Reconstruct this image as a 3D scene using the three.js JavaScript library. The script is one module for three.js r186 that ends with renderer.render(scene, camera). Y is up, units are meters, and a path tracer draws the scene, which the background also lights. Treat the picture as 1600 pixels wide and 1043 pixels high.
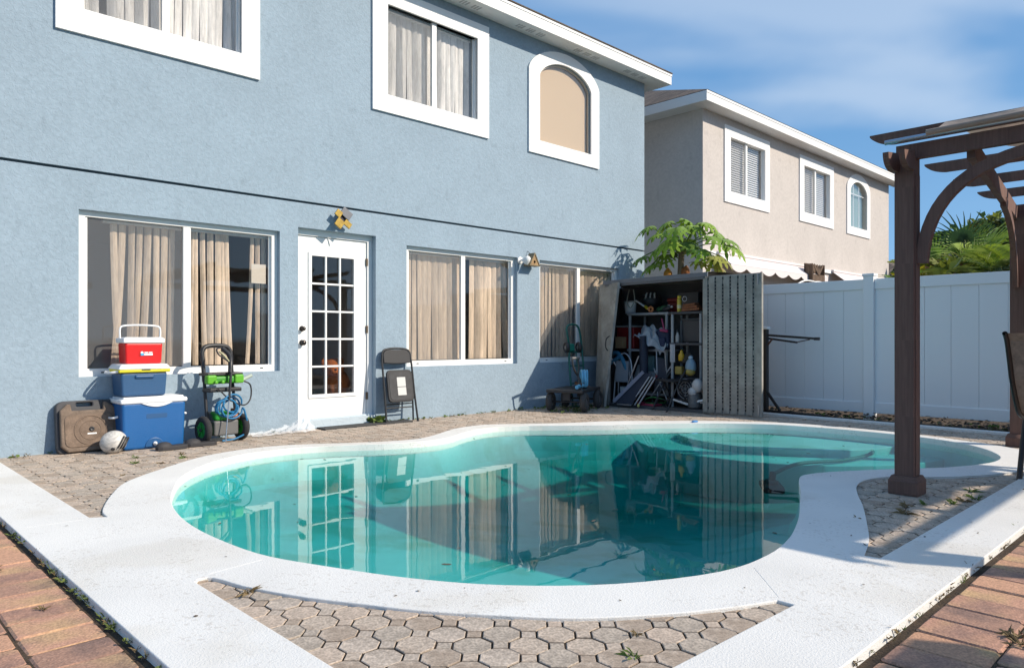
import * as THREE from 'three';
import { mergeGeometries } from 'three/addons/utils/BufferGeometryUtils.js';
import { RoundedBoxGeometry } from 'three/addons/geometries/RoundedBoxGeometry.js';

// ------------------------------------------------------------------ camera, sky, sun, exposure
const scene = new THREE.Scene();
const camera = new THREE.PerspectiveCamera(2 * Math.atan(521.5 / 1140) * 180 / Math.PI, 1600 / 1043, 0.05, 900);
const YAW = 45.8 * Math.PI / 180;
camera.position.set(0, 1.0, 7.55);
camera.lookAt(Math.cos(YAW), 1.0, 7.55 - Math.sin(YAW));
camera.setViewOffset(1600, 1043, 0, -9.5, 1600, 1043);
const renderer = new THREE.WebGLRenderer();
renderer.toneMapping = THREE.LinearToneMapping;
renderer.toneMappingExposure = 1.38;
renderer.shadowMap.enabled = true;
const SUN = new THREE.Vector3(0.575, 0.77, 1.0).normalize();
const sun = new THREE.DirectionalLight(new THREE.Color(1.0, 0.89, 0.75), 3.85);
sun.position.copy(SUN).multiplyScalar(40).add(new THREE.Vector3(6, 0, 3));
sun.target.position.set(6, 0, 3);
sun.castShadow = true; sun.shadow.mapSize.set(4096, 4096);
Object.assign(sun.shadow.camera, { left: -22, right: 22, top: 22, bottom: -22, near: 1, far: 90 });
scene.add(sun, sun.target);

// ------------------------------------------------------------------ noise and textures
const rng = (s) => () => { s |= 0; s = s + 0x6D2B79F5 | 0; let t = Math.imul(s ^ s >>> 15, 1 | s); t = t + Math.imul(t ^ t >>> 7, 61 | t) ^ t; return ((t ^ t >>> 14) >>> 0) / 4294967296; };
const R = rng(7);
const rr = (a, b) => a + (b - a) * R();
function lattice(seed) { const r = rng(seed), a = new Float32Array(65536); for (let i = 0; i < 65536; i++) a[i] = r(); return a; }
const LAT = lattice(99);
const fade = (t) => t * t * (3 - 2 * t);
function vnoise(x, y, per, s = 0) {           // periodic value noise, period per
  const xi = Math.floor(x), yi = Math.floor(y), u = fade(x - xi), v = fade(y - yi);
  const m = (a) => ((a % per) + per) % per, h = (a, b) => LAT[(m(a) * 157 + m(b) * 311 + s * 7919 + m(a) * m(b) * 13) & 65535];
  return (h(xi, yi) * (1 - u) + h(xi + 1, yi) * u) * (1 - v) + (h(xi, yi + 1) * (1 - u) + h(xi + 1, yi + 1) * u) * v;
}
function fbm(x, y, per, oct, s = 0) { let a = 0.5, t = 0, n = 0; for (let i = 0; i < oct; i++) { t += a * vnoise(x, y, per, s + i); n += a; x *= 2; y *= 2; per *= 2; a *= 0.5; } return t / n; }
const sstep = (a, b, x) => fade(Math.min(1, Math.max(0, (x - a) / (b - a))));
function tex(size, fn, color = true) {        // fn(u, v) -> [r,g,b] in 0..1 (sRGB) or a number
  const d = new Uint8Array(size * size * 4);
  for (let j = 0; j < size; j++) for (let i = 0; i < size; i++) {
    const c = fn(i / size, j / size), k = (j * size + i) * 4;
    if (typeof c === 'number') d[k] = d[k + 1] = d[k + 2] = Math.max(0, Math.min(255, c * 255)); else for (let q = 0; q < 3; q++) d[k + q] = Math.max(0, Math.min(255, c[q] * 255));
    d[k + 3] = 255;
  }
  const t = new THREE.DataTexture(d, size, size, THREE.RGBAFormat);
  t.wrapS = t.wrapT = THREE.RepeatWrapping; t.magFilter = THREE.LinearFilter; t.minFilter = THREE.LinearMipmapLinearFilter; t.generateMipmaps = true;
  if (color) t.colorSpace = THREE.SRGBColorSpace; t.needsUpdate = true; return t;
}
function rep(t, tile, tileY = tile) { const c = t.clone(); c.repeat.set(1 / tile, 1 / tileY); c.needsUpdate = true; return c; }
const mix = (a, b, t) => a.map((x, i) => x + (b[i] - x) * t);
const grey = (v, c = [1, 1, 1]) => c.map((x) => x * v);

// sky: clear blue air with thin high cloud
{
  const w = 1024, h = 512, d = new Float32Array(w * h * 4), r2 = rng(3);
  for (let j = 0; j < h; j++) for (let i = 0; i < w; i++) {
    const el = ((j + 0.5) / h - 0.5) * Math.PI, az = ((i + 0.5) / w - 0.5) * 2 * Math.PI, y = Math.sin(el), x = Math.cos(el) * Math.cos(az), z = Math.cos(el) * Math.sin(az);
    const up = Math.max(0, y), k = Math.pow(1 - up, 4.5);
    let c = mix([0.066, 0.205, 0.44], [0.24, 0.45, 0.68], k);
    if (y > 0.02) {                                         // thin streaks on a high plane
      const s = 1 / (y + 0.12), px = x * s, pz = z * s, a = 0.62;
      const qx = px * Math.cos(a) + pz * Math.sin(a), qz = -px * Math.sin(a) + pz * Math.cos(a);
      const n = fbm(qx * 0.9 + 20 + 0.6 * vnoise(qz * 1.3 + 9, qx, 64, 5), qz * 2.6 + 30, 64, 6, 2), big = fbm(qx * 0.5 + 7.3, qz * 0.62 + 3.1, 64, 3, 9);
      const cl = sstep(0.4, 0.74, n) * sstep(0.41, 0.68, big) * 0.42 * sstep(0.02, 0.25, y);
      c = mix(c, [0.56, 0.63, 0.71], cl);
    }
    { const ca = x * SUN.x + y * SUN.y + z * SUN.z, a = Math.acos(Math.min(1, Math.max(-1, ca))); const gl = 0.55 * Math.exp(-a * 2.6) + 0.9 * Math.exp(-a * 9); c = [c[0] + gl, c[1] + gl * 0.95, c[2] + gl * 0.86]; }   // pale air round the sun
    if (y < 0) c = mix([0.27, 0.50, 0.74], [0.2, 0.2, 0.18], Math.min(1, -y * 8));
    const o = (j * w + i) * 4; d[o] = c[0]; d[o + 1] = c[1]; d[o + 2] = c[2]; d[o + 3] = 1;
  }
  const t = new THREE.DataTexture(d, w, h, THREE.RGBAFormat, THREE.FloatType);
  t.mapping = THREE.EquirectangularReflectionMapping; t.magFilter = t.minFilter = THREE.LinearFilter; t.wrapS = THREE.RepeatWrapping; t.needsUpdate = true;
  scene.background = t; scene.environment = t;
}

// ------------------------------------------------------------------ scene graph helpers
const used = {};
function numbered(n) { const k = used[n] = (used[n] ?? -1) + 1; return k ? n + '_' + String(k).padStart(3, '0') : n; }
function on(o) { o.traverse((m) => { if (m.isMesh) { m.castShadow = m.receiveShadow = true; } }); return o; }
function tag(o, label, category, group) { o.userData.label = label; o.userData.category = category; if (group) o.userData.group = group; return o; }
function thing(name, label, category, pos = [0, 0, 0], turn = 0, group) {
  const o = new THREE.Group(); o.name = numbered(name); o.position.set(...pos); o.rotation.y = turn; scene.add(o); return tag(o, label, category, group);
}
function part(name, geo, mat, parent, label) {
  const m = new THREE.Mesh(Array.isArray(geo) ? merge(geo) : geo, mat); m.name = parent === scene ? numbered(name) : name; parent.add(m); m.castShadow = m.receiveShadow = true;
  if (label) m.userData.label = label; return m;
}
function struct(name, geo, mat) { const m = part(name, geo, mat, scene); m.userData.kind = 'structure'; return m; }
function single(name, label, category, geo, mat, group) { return tag(part(name, geo, mat, scene), label, category, group); }
function copyOf(o, label, pos, turn, group) { const c = o.clone(); c.userData = { ...o.userData }; c.name = numbered(o.name.replace(/_\d{3}$/, '')); scene.add(c); if (pos) c.position.set(...pos); if (turn !== undefined) c.rotation.y = turn; if (label) c.userData.label = label; if (group) c.userData.group = group; return c; }
function norm(g) { g = g.index ? g.toNonIndexed() : g; for (const k of Object.keys(g.attributes)) if (!['position', 'normal', 'uv'].includes(k)) g.deleteAttribute(k); if (!g.attributes.normal) g.computeVertexNormals(); if (!g.attributes.uv) g.setAttribute('uv', new THREE.BufferAttribute(new Float32Array(g.attributes.position.count * 2), 2)); return g; }
function merge(list) { return mergeGeometries(list.map(norm)); }
function muv(g) {                                            // texture coordinates in metres, by facing
  g = norm(g); const p = g.attributes.position, n = g.attributes.normal, u = g.attributes.uv;
  for (let i = 0; i < p.count; i += 3) {
    const a = new THREE.Vector3(), b = new THREE.Vector3().fromBufferAttribute(p, i), c = new THREE.Vector3().fromBufferAttribute(p, i + 1), d = new THREE.Vector3().fromBufferAttribute(p, i + 2);
    a.crossVectors(c.clone().sub(b), d.clone().sub(b)); const ax = Math.abs(a.x), ay = Math.abs(a.y), az = Math.abs(a.z);
    for (let k = i; k < i + 3; k++) { const x = p.getX(k), y = p.getY(k), z = p.getZ(k); if (ay >= ax && ay >= az) u.setXY(k, x, z); else if (az >= ax) u.setXY(k, x, y); else u.setXY(k, z, y); }
  }
  return g;
}
const V = (x, y, z) => new THREE.Vector3(x, y, z);
function box(x0, x1, y0, y1, z0, z1) { const g = new THREE.BoxGeometry(x1 - x0, y1 - y0, z1 - z0); g.translate((x0 + x1) / 2, (y0 + y1) / 2, (z0 + z1) / 2); return muv(g); }
function rbox(x0, x1, y0, y1, z0, z1, r = 0.01, s = 2) { const g = new RoundedBoxGeometry(x1 - x0, y1 - y0, z1 - z0, s, r); g.translate((x0 + x1) / 2, (y0 + y1) / 2, (z0 + z1) / 2); return muv(g); }
function bar(a, b, r, r2 = r, seg = 10) {                    // round bar from a to b
  const A = V(...a), B = V(...b), d = B.clone().sub(A), g = new THREE.CylinderGeometry(r2, r, d.length(), seg);
  g.applyQuaternion(new THREE.Quaternion().setFromUnitVectors(V(0, 1, 0), d.clone().normalize())); const m = A.add(B).multiplyScalar(0.5); g.translate(m.x, m.y, m.z); return norm(g);
}
function plank(a, b, w, h, roll = 0) {                       // rectangular bar from a to b: w sideways, h upward
  const A = V(...a), B = V(...b), d = B.clone().sub(A), L = d.length(), g = new THREE.BoxGeometry(w, h, L); d.normalize();
  const side = Math.abs(d.y) > 0.99 ? V(1, 0, 0) : V(0, 1, 0).cross(d).normalize(), up = d.clone().cross(side);
  if (roll) g.rotateZ(roll);
  g.applyMatrix4(new THREE.Matrix4().makeBasis(side, up, d)); const m = A.add(B).multiplyScalar(0.5); g.translate(m.x, m.y, m.z); return muv(g);
}
function tube(pts, r, seg = 24, rad = 8, closed = false) { return norm(new THREE.TubeGeometry(new THREE.CatmullRomCurve3(pts.map((p) => V(...p)), closed, 'centripetal'), seg, r, rad, closed)); }
function lathe(pts, seg = 24) { return norm(new THREE.LatheGeometry(pts.map((p) => new THREE.Vector2(...p)), seg)); }
function poly(pts) { const s = new THREE.Shape(); pts.forEach((p, i) => i ? s.lineTo(p[0], p[1]) : s.moveTo(p[0], p[1])); s.closePath(); return s; }
function flat(pts, holes, depth, bevel = 0) {                // a slab lying flat, its top at y = 0; points are (x, z)
  const s = poly(pts); for (const h of holes || []) s.holes.push(poly(h));
  const g = new THREE.ExtrudeGeometry(s, { depth, bevelEnabled: bevel > 0, bevelSize: bevel, bevelThickness: bevel, bevelOffset: -bevel, bevelSegments: 3, curveSegments: 8 });
  if (bevel) g.translate(0, 0, bevel); g.rotateX(Math.PI / 2); return muv(g);
}
function upright(pts, holes, z0, z1) { const s = poly(pts); for (const h of holes || []) s.holes.push(poly(h)); const g = new THREE.ExtrudeGeometry(s, { depth: z1 - z0, bevelEnabled: false }); g.translate(0, 0, z0); return muv(g); }
const rect = (x0, x1, y0, y1) => [[x0, y0], [x1, y0], [x1, y1], [x0, y1]];
function smooth(pts, n, closed = true) { return new THREE.CatmullRomCurve3(pts.map((p) => V(p[0], 0, p[1])), closed, 'centripetal').getPoints(n).slice(0, closed ? n : n + 1).map((p) => [p.x, p.z]); }
function inside(p, q) { let c = false; for (let i = 0, j = q.length - 1; i < q.length; j = i++) if ((q[i][1] > p[1]) !== (q[j][1] > p[1]) && p[0] < (q[j][0] - q[i][0]) * (p[1] - q[i][1]) / (q[j][1] - q[i][1]) + q[i][0]) c = !c; return c; }
function offset(q, d) { const n = q.length; return q.map((p, i) => { const a = q[(i + n - 1) % n], b = q[(i + 1) % n], x = b[0] - a[0], y = b[1] - a[1], l = Math.hypot(x, y) || 1; return [p[0] + y / l * d, p[1] - x / l * d]; }); }
const lin = (r, g, b) => new THREE.Color().setRGB(r, g, b);
const M = (color, rough = 0.6, o = {}) => new THREE.MeshStandardMaterial({ color, roughness: rough, ...o });
const shift = (g, x, y, z, ry = 0, rx = 0, rz = 0) => { const m = new THREE.Matrix4().makeRotationFromEuler(new THREE.Euler(rx, ry, rz, 'YXZ')).setPosition(x, y, z); return g.clone().applyMatrix4(m); };
// ------------------------------------------------------------------ surface textures
const tGrain = tex(512, (u, v) => 0.5 * fbm(u * 64, v * 64, 64, 3, 1) + 0.5 * fbm(u * 8, v * 8, 8, 4, 4), false);
const tStucco = tex(1024, (u, v) => {
  const wx = fbm(u * 12, v * 12, 12, 2, 3) * 2.2, n = fbm(u * 30 + wx, v * 30 + wx, 30, 3, 11), m = fbm(u * 60 + wx, v * 48, 12, 2, 20);
  return 0.55 * sstep(0.42, 0.62, n) + 0.25 * m + 0.2 * vnoise(u * 200, v * 200, 200, 6);
}, false);
const tBlue = tex(512, (u, v) => { const a = fbm(u * 5, v * 5, 5, 5, 31), b = fbm(u * 90, v * 90, 90, 2, 33), s = sstep(0.7, 0.82, fbm(u * 24, v * 24, 24, 3, 36)); return grey(0.95 + (a - 0.5) * 0.06 + (b - 0.5) * 0.07 - s * 0.03, [1, 1, 1]); });
const tDeckB = tex(1024, (u, v) => 0.6 * sstep(0.4, 0.62, fbm(u * 90, v * 90, 90, 3, 41)) + 0.4 * vnoise(u * 300, v * 300, 300, 44), false);
const tDeck = tex(1024, (u, v) => {
  const a = fbm(u * 6, v * 6, 6, 5, 51), sp = sstep(0.76, 0.8, vnoise(u * 240, v * 240, 240, 53)) * sstep(0.5, 0.66, fbm(u * 7, v * 7, 7, 3, 55)), st = sstep(0.6, 0.74, fbm(u * 4 + 3, v * 4, 4, 5, 57));
  return mix(mix(grey(0.93 + (a - 0.5) * 0.08), [0.78, 0.74, 0.67], st * 0.16), [0.55, 0.5, 0.45], sp * 0.16);
});
const tPaver = tex(512, (u, v) => { const a = fbm(u * 6, v * 6, 6, 5, 61), b = vnoise(u * 170, v * 170, 170, 63), c = vnoise(u * 90, v * 90, 90, 66), st = sstep(0.58, 0.72, fbm(u * 3, v * 3, 3, 4, 68)); return mix(grey(0.80 + (a - 0.5) * 0.22 + (b - 0.5) * 0.2 + (c - 0.5) * 0.12, [1, 0.97, 0.93]), [0.52, 0.46, 0.40], st * 0.35); });
const tBrick = tex(512, (u, v) => { const a = fbm(u * 5, v * 5, 5, 5, 71), b = vnoise(u * 150, v * 150, 150, 73), c = fbm(u * 3, v * 3, 3, 3, 76); return mix(mix([0.86, 0.70, 0.61], [0.88, 0.77, 0.60], sstep(0.5, 0.75, c)), [0.62, 0.53, 0.50], sstep(0.5, 0.75, a) * 0.6).map((x) => x * (0.88 + b * 0.24)); });
const tWood = tex(512, (u, v) => { const n = fbm(u * 40 + 2 * fbm(u * 4, v * 2, 4, 3, 81), v * 3, 40, 4, 83), b = fbm(u * 8, v * 4, 8, 4, 86); return grey(0.86 + (n - 0.5) * 0.4 + (b - 0.5) * 0.2, [1, 0.97, 0.95]); });
const tSoil = tex(512, (u, v) => { const a = fbm(u * 12, v * 12, 12, 5, 91), b = vnoise(u * 160, v * 160, 160, 93); return mix([0.30, 0.24, 0.18], [0.52, 0.45, 0.36], a).map((x) => x * (0.75 + 0.5 * b)); });
const tWave = tex(512, (u, v) => 0.7 * fbm(u * 5, v * 5, 5, 3, 101) + 0.3 * fbm(u * 16, v * 16, 16, 2, 104), false);
const tPool = tex(512, (u, v) => { const a = fbm(u * 5, v * 5, 5, 5, 111), b = sstep(0.55, 0.75, fbm(u * 9, v * 9, 9, 4, 113)); return mix(grey(0.9 + (a - 0.5) * 0.2), [0.60, 0.66, 0.55], b * 0.3); });
const tWear = tex(512, (u, v) => { const a = fbm(u * 7, v * 7, 7, 5, 121), b = fbm(u * 40, v * 40, 40, 3, 123); return grey(0.9 + (a - 0.5) * 0.3 + (b - 0.5) * 0.16); });
const tShingle = tex(512, (u, v) => { const row = Math.floor(v * 16), x = (u * 12 + (row % 2) * 0.5) % 12, t = LAT[(Math.floor(x) * 37 + row * 101) & 65535], e = (v * 16) % 1 < 0.12 ? 0.6 : 1; return grey((0.5 + 0.3 * t + 0.2 * vnoise(u * 150, v * 150, 150, 131)) * e, [1, 0.93, 0.86]); });

const mBlue = M(lin(0.31, 0.40, 0.475), 0.9, { map: rep(tBlue, 2.3), bumpMap: rep(tStucco, 0.55), bumpScale: 0.002 });
const mBlueDark = M(lin(0.045, 0.07, 0.085), 0.9);
const mWhite = M(lin(0.78, 0.78, 0.76), 0.5, { bumpMap: rep(tGrain, 0.5), bumpScale: 0.0006 });
const mTrim = M(lin(0.82, 0.82, 0.81), 0.75, { bumpMap: rep(tStucco, 0.9), bumpScale: 0.0022 });
const mSoffit = M(lin(0.74, 0.74, 0.73), 0.7);
const mBeige = M(lin(0.60, 0.55, 0.51), 0.92, { map: rep(tBlue, 3.1) });
const mShingle = M(lin(0.22, 0.19, 0.165), 0.95, { map: rep(tShingle, 2.4), bumpMap: rep(tShingle, 2.4), bumpScale: 0.01 });
const mDeck = M(lin(0.85, 0.83, 0.785), 0.85, { map: rep(tDeck, 2.6), bumpMap: rep(tDeckB, 0.45), bumpScale: 0.0008 });
const mSoil = M(lin(0.34, 0.31, 0.28), 1, { map: rep(tSoil, 0.9), bumpMap: rep(tGrain, 0.35), bumpScale: 0.008 });
const mPlaster = M(lin(0.90, 0.92, 0.90), 0.9, { map: rep(tPool, 2.7) });
const mGlass = new THREE.MeshPhysicalMaterial({ color: lin(0.97, 0.97, 0.97), roughness: 0.02, transmission: 1, thickness: 0, ior: 1.5 });
const mSlat = M(lin(0.84, 0.66, 0.485), 0.8, { map: rep(tWear, 0.4, 3), side: THREE.DoubleSide });
const mSlatPale = M(lin(0.93, 0.89, 0.83), 0.8, { map: rep(tWear, 0.4, 3), side: THREE.DoubleSide });
const mDark = M(lin(0.04, 0.04, 0.045), 0.9);
const mRoom = M(lin(0.36, 0.34, 0.31), 0.9);
const mBlack = M(lin(0.02, 0.02, 0.022), 0.45);
const mVinyl = M(lin(0.80, 0.80, 0.79), 0.45);
const mScreen = M(lin(0.34, 0.34, 0.34), 0.9, { transparent: true, opacity: 0.13, side: THREE.DoubleSide });

// ------------------------------------------------------------------ plan of the pool and the white deck (x, z)
const POOL = smooth([[1.55, 3.2], [1.63, 2.86], [1.74, 2.56], [1.98, 2.05], [2.22, 1.73], [2.48, 1.49], [2.79, 1.32], [3.17, 1.28], [3.49, 1.36], [3.76, 1.49], [4.06, 1.66], [4.42, 1.76], [4.75, 1.72], [5.05, 1.57], [5.38, 1.43], [5.69, 1.40], [6.03, 1.53], [6.5, 1.93], [6.81, 2.17], [7.15, 2.38], [7.48, 2.61], [7.78, 2.86], [8.05, 3.16], [8.25, 3.5], [8.34, 3.9], [8.36, 4.3], [8.33, 4.82], [8.26, 5.14], [8.1, 5.47], [7.89, 5.7], [7.6, 5.89], [7.3, 6.0], [6.95, 6.0], [6.48, 5.83], [6.07, 5.55], [5.74, 5.34], [5.5, 5.22], [5.3, 5.18], [5.09, 5.25], [4.76, 5.41], [4.44, 5.55], [4.12, 5.69], [3.86, 5.79], [3.58, 5.88], [3.25, 5.94], [2.87, 5.92], [2.4, 5.7], [2.05, 5.38], [1.84, 5.06], [1.66, 4.65], [1.54, 4.3], [1.5, 3.82], [1.51, 3.5]], 220);
const LEFTHOLE_CURVE = smooth([[1.235, 2.99], [1.25, 2.84], [1.33, 2.6], [1.45, 2.31], [1.6, 2.01], [1.79, 1.78], [1.98, 1.6], [2.27, 1.34], [2.53, 1.16], [2.93, 1.03], [3.27, 1.06], [3.58, 1.2], [3.84, 1.36], [4.16, 1.52], [4.46, 1.58], [4.82, 1.44], [5.15, 1.25], [5.41, 1.15], [5.76, 1.13], [6.07, 1.3], [6.39, 1.53], [6.68, 1.72], [7.01, 1.86], [7.3, 2.05], [7.6, 2.33], [8.0, 2.7], [8.25, 3.04], [8.46, 3.39], [8.57, 3.79], [8.58, 4.24], [8.52, 4.77], [8.45, 5.06], [8.33, 5.4], [8.17, 5.76], [7.95, 6.05], [7.75, 6.24]], 120, false);
const OUT = [[0.8, 0.0], [0.8, 6.65], [12, 6.68], [12, 6.4], [7.6, 6.37], ...LEFTHOLE_CURVE.slice().reverse(), [1.16, 2.94], [1.16, 0.0]];
const NOTCH = smooth([[7.15, 6.33], [6.57, 6.23], [6.16, 6.04], [5.87, 5.82], [5.72, 5.65], [5.45, 5.57], [5.21, 5.60], [4.9, 5.72], [4.6, 5.86], [4.12, 6.06], [3.81, 6.18], [3.53, 6.26]], 50, false).concat([[3.54, 6.335]]);
const FRONT = [[1.165, 5.5], [1.165, 4.47], ...smooth([[1.19, 4.44], [1.23, 4.45], [1.29, 4.67], [1.4, 4.94], [1.53, 5.18], [1.63, 5.36], [1.76, 5.54], [1.98, 5.81], [2.11, 5.92], [2.31, 6.06], [2.51, 6.17], [2.69, 6.25]], 40, false), [2.69, 6.315], [1.165, 6.27]];
const groove = (a, b, w = 0.004) => { const x = b[0] - a[0], z = b[1] - a[1], l = Math.hypot(x, z), nx = -z / l * w / 2, nz = x / l * w / 2; return [[a[0] + nx, a[1] + nz], [b[0] + nx, b[1] + nz], [b[0] - nx, b[1] - nz], [a[0] - nx, a[1] - nz]]; };
const deck = struct('concrete_deck', flat(OUT, [POOL, NOTCH, FRONT, groove([2.72, 6.24], [3.0, 5.99], 0.003), groove([2.74, 6.325], [3.02, 6.6], 0.003), groove([1.24, 4.41], [1.51, 4.37], 0.003), groove([0.84, 2.95], [1.13, 2.965], 0.003)], 0.10, 0.005), mDeck);
struct('ground', (() => { const g = flat([[-300, -300], [-300, 300], [300, 300], [300, -300]], [offset(POOL, 0.06).reverse()], 0.02); g.translate(0, -0.036, 0); return g; })(), mSoil);

// pool shell: walls, a rounded foot and a floor that falls to the right
{
  const fl = (x) => -(0.26 + 0.035 * Math.max(0, x - 1.5)), rings = [[0.01, () => -0.02], [0.01, () => -0.12], [-0.02, (x) => fl(x) * 0.7], [-0.07, (x) => fl(x) * 0.92], [-0.14, (x) => fl(x)]];
  const area = POOL.reduce((s, p, i) => { const q = POOL[(i + 1) % POOL.length]; return s + p[0] * q[1] - q[0] * p[1]; }, 0), sg = area > 0 ? 1 : -1;
  const rg = rings.map(([d, f]) => offset(POOL, sg * d).map(([x, z]) => V(x, f(x), z))), pos = [];
  for (let k = 0; k + 1 < rg.length; k++) for (let i = 0; i < POOL.length; i++) { const j = (i + 1) % POOL.length, a = rg[k][i], b = rg[k][j], c = rg[k + 1][i], e = rg[k + 1][j]; for (const p of [a, c, b, b, c, e]) pos.push(p.x, p.y, p.z); }
  const g = new THREE.BufferGeometry(); g.setAttribute('position', new THREE.Float32BufferAttribute(pos, 3)); g.computeVertexNormals();
  const last = offset(POOL, sg * -0.14), CX = 4.6, CZ = 3.6, NR = 14, fpos = [];
  const deep = (x, z) => fl(x) - 0.24 * Math.exp(-(((x - 5.4) / 2.1) ** 2) - ((z - 3.6) / 1.5) ** 2);
  const ringP = (k, i) => { const t = 1 - k / NR, p = last[i % last.length], x = CX + (p[0] - CX) * t, z = CZ + (p[1] - CZ) * t, w = Math.min(1, k / 3); return [x, fl(x) * (1 - w) + deep(x, z) * w, z]; };
  for (let k = 0; k < NR; k++) for (let i = 0; i < last.length; i++) { const A = ringP(k, i), B = ringP(k, i + 1), C = ringP(k + 1, i), D = ringP(k + 1, i + 1); fpos.push(...A, ...C, ...B); if (k + 1 < NR) fpos.push(...B, ...C, ...D); }
  const f = new THREE.BufferGeometry(); f.setAttribute('position', new THREE.Float32BufferAttribute(fpos, 3)); f.computeVertexNormals();
  mPlaster.side = THREE.DoubleSide;
  struct('pool_basin', merge([muv(g), muv(f)]), mPlaster);
  // curved entry steps at the far end
  const clip = (sub, cx, cz, r) => { let out = sub; const n = 48; for (let k = 0; k < n; k++) { const a0 = k / n * 2 * Math.PI, a1 = (k + 1) / n * 2 * Math.PI, A = [cx + r * Math.cos(a0), cz + r * Math.sin(a0)], B = [cx + r * Math.cos(a1), cz + r * Math.sin(a1)], side = (p) => (B[0] - A[0]) * (p[1] - A[1]) - (B[1] - A[1]) * (p[0] - A[0]), inp = out; out = []; for (let i = 0; i < inp.length; i++) { const p = inp[i], q = inp[(i + 1) % inp.length], sp = side(p), sq = side(q); if (sp >= 0) out.push(p); if ((sp >= 0) !== (sq >= 0)) { const t = sp / (sp - sq); out.push([p[0] + t * (q[0] - p[0]), p[1] + t * (q[1] - p[1])]); } } } return out; };
  for (const [r, y, h] of [[1.75, -0.19, 0.4], [1.25, -0.12, 0.1]]) { const s = flat(clip(offset(POOL, sg * -0.005), 8.35, 3.6, r), [], h, 0.008); s.translate(0, y, 0); struct('pool_step', s, mPlaster); }
  // the water: a still surface over a tinted body
  const w = new THREE.ShapeGeometry(poly(offset(POOL, sg * 0.004))); w.rotateX(-Math.PI / 2); w.scale(1, 1, -1); w.translate(0, -0.058, 0); w.computeVertexNormals();
  { const n = w.attributes.normal; if (n.getY(0) < 0) { const ix = w.index.array; for (let i = 0; i < ix.length; i += 3) { const t = ix[i]; ix[i] = ix[i + 1]; ix[i + 1] = t; } w.computeVertexNormals(); } }
  struct('water', muv(w), new THREE.MeshPhysicalMaterial({ color: lin(0.72, 0.95, 0.93), roughness: 0, transmission: 1, thickness: 0, ior: 1.33, bumpMap: rep(tWave, 1.9), bumpScale: 0.0008 }));
  const body = flat(offset(POOL, sg * 0.012), [], 0.75); body.translate(0, -0.0605, 0);
  struct('water_body', body, new THREE.MeshPhysicalMaterial({ color: 0xffffff, roughness: 0, transmission: 1, thickness: 0.5, ior: 1.33, transparent: true, opacity: 0.004, attenuationColor: lin(0.15, 0.625, 0.625), attenuationDistance: 1.0 }));
}

// ------------------------------------------------------------------ pavers
const octMats = [[0.66, 0.58, 0.51], [0.72, 0.63, 0.55], [0.60, 0.54, 0.48], [0.69, 0.59, 0.51], [0.74, 0.66, 0.59]].map((c, i) => { const m = M(lin(...c), 0.95, { map: rep(tPaver, 0.9), bumpMap: rep(tPaver, 0.9), bumpScale: 0.003 }); m.map.offset.set(i * 0.23, i * 0.31); return m; });
function prism(ring, ch, h, tilt) {                          // polygon block with a chamfered top edge at y = 0
  const pos = [], n = ring.length, top = ring.map(([x, z]) => { const l = Math.hypot(x, z); return [x * (1 - ch / l), 0, z * (1 - ch / l)]; }), mid = ring.map(([x, z]) => [x, -ch * 0.7, z]), bot = ring.map(([x, z]) => [x, -h, z]);
  const t3 = (a, b, c) => pos.push(...a, ...b, ...c);
  for (let i = 1; i + 1 < n; i++) t3(top[0], top[i + 1], top[i]);
  for (let i = 0; i < n; i++) { const j = (i + 1) % n; t3(top[i], top[j], mid[i]); t3(mid[i], top[j], mid[j]); t3(mid[i], mid[j], bot[i]); t3(bot[i], mid[j], bot[j]); }
  const g = new THREE.BufferGeometry(); g.setAttribute('position', new THREE.Float32BufferAttribute(pos, 3)); g.computeVertexNormals(); return muv(g);
}
const PITCH = 0.133, GAP = 0.0072;
const octRing = [], sqRing = []; { const a = (PITCH - GAP) / 2, c = a * Math.tan(Math.PI / 8); for (const [x, z] of [[a, -c], [a, c], [c, a], [-c, a], [-a, c], [-a, -c], [-c, -a], [c, -a]]) octRing.push([x, z]); const s = PITCH * (1 - Math.tan(Math.PI / 8)) / 2 - GAP * 0.72; for (const [x, z] of [[s, 0], [0, s], [-s, 0], [0, -s]]) sqRing.push([x, z]); }
const octGeo = [0, 1, 2].map((k) => prism(octRing.map(([x, z]) => [x * (1 + 0.012 * (k - 1)), z * (1 - 0.01 * (k - 1))]), 0.0028, 0.05)), sqGeo = prism(sqRing, 0.0022, 0.05);
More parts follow.
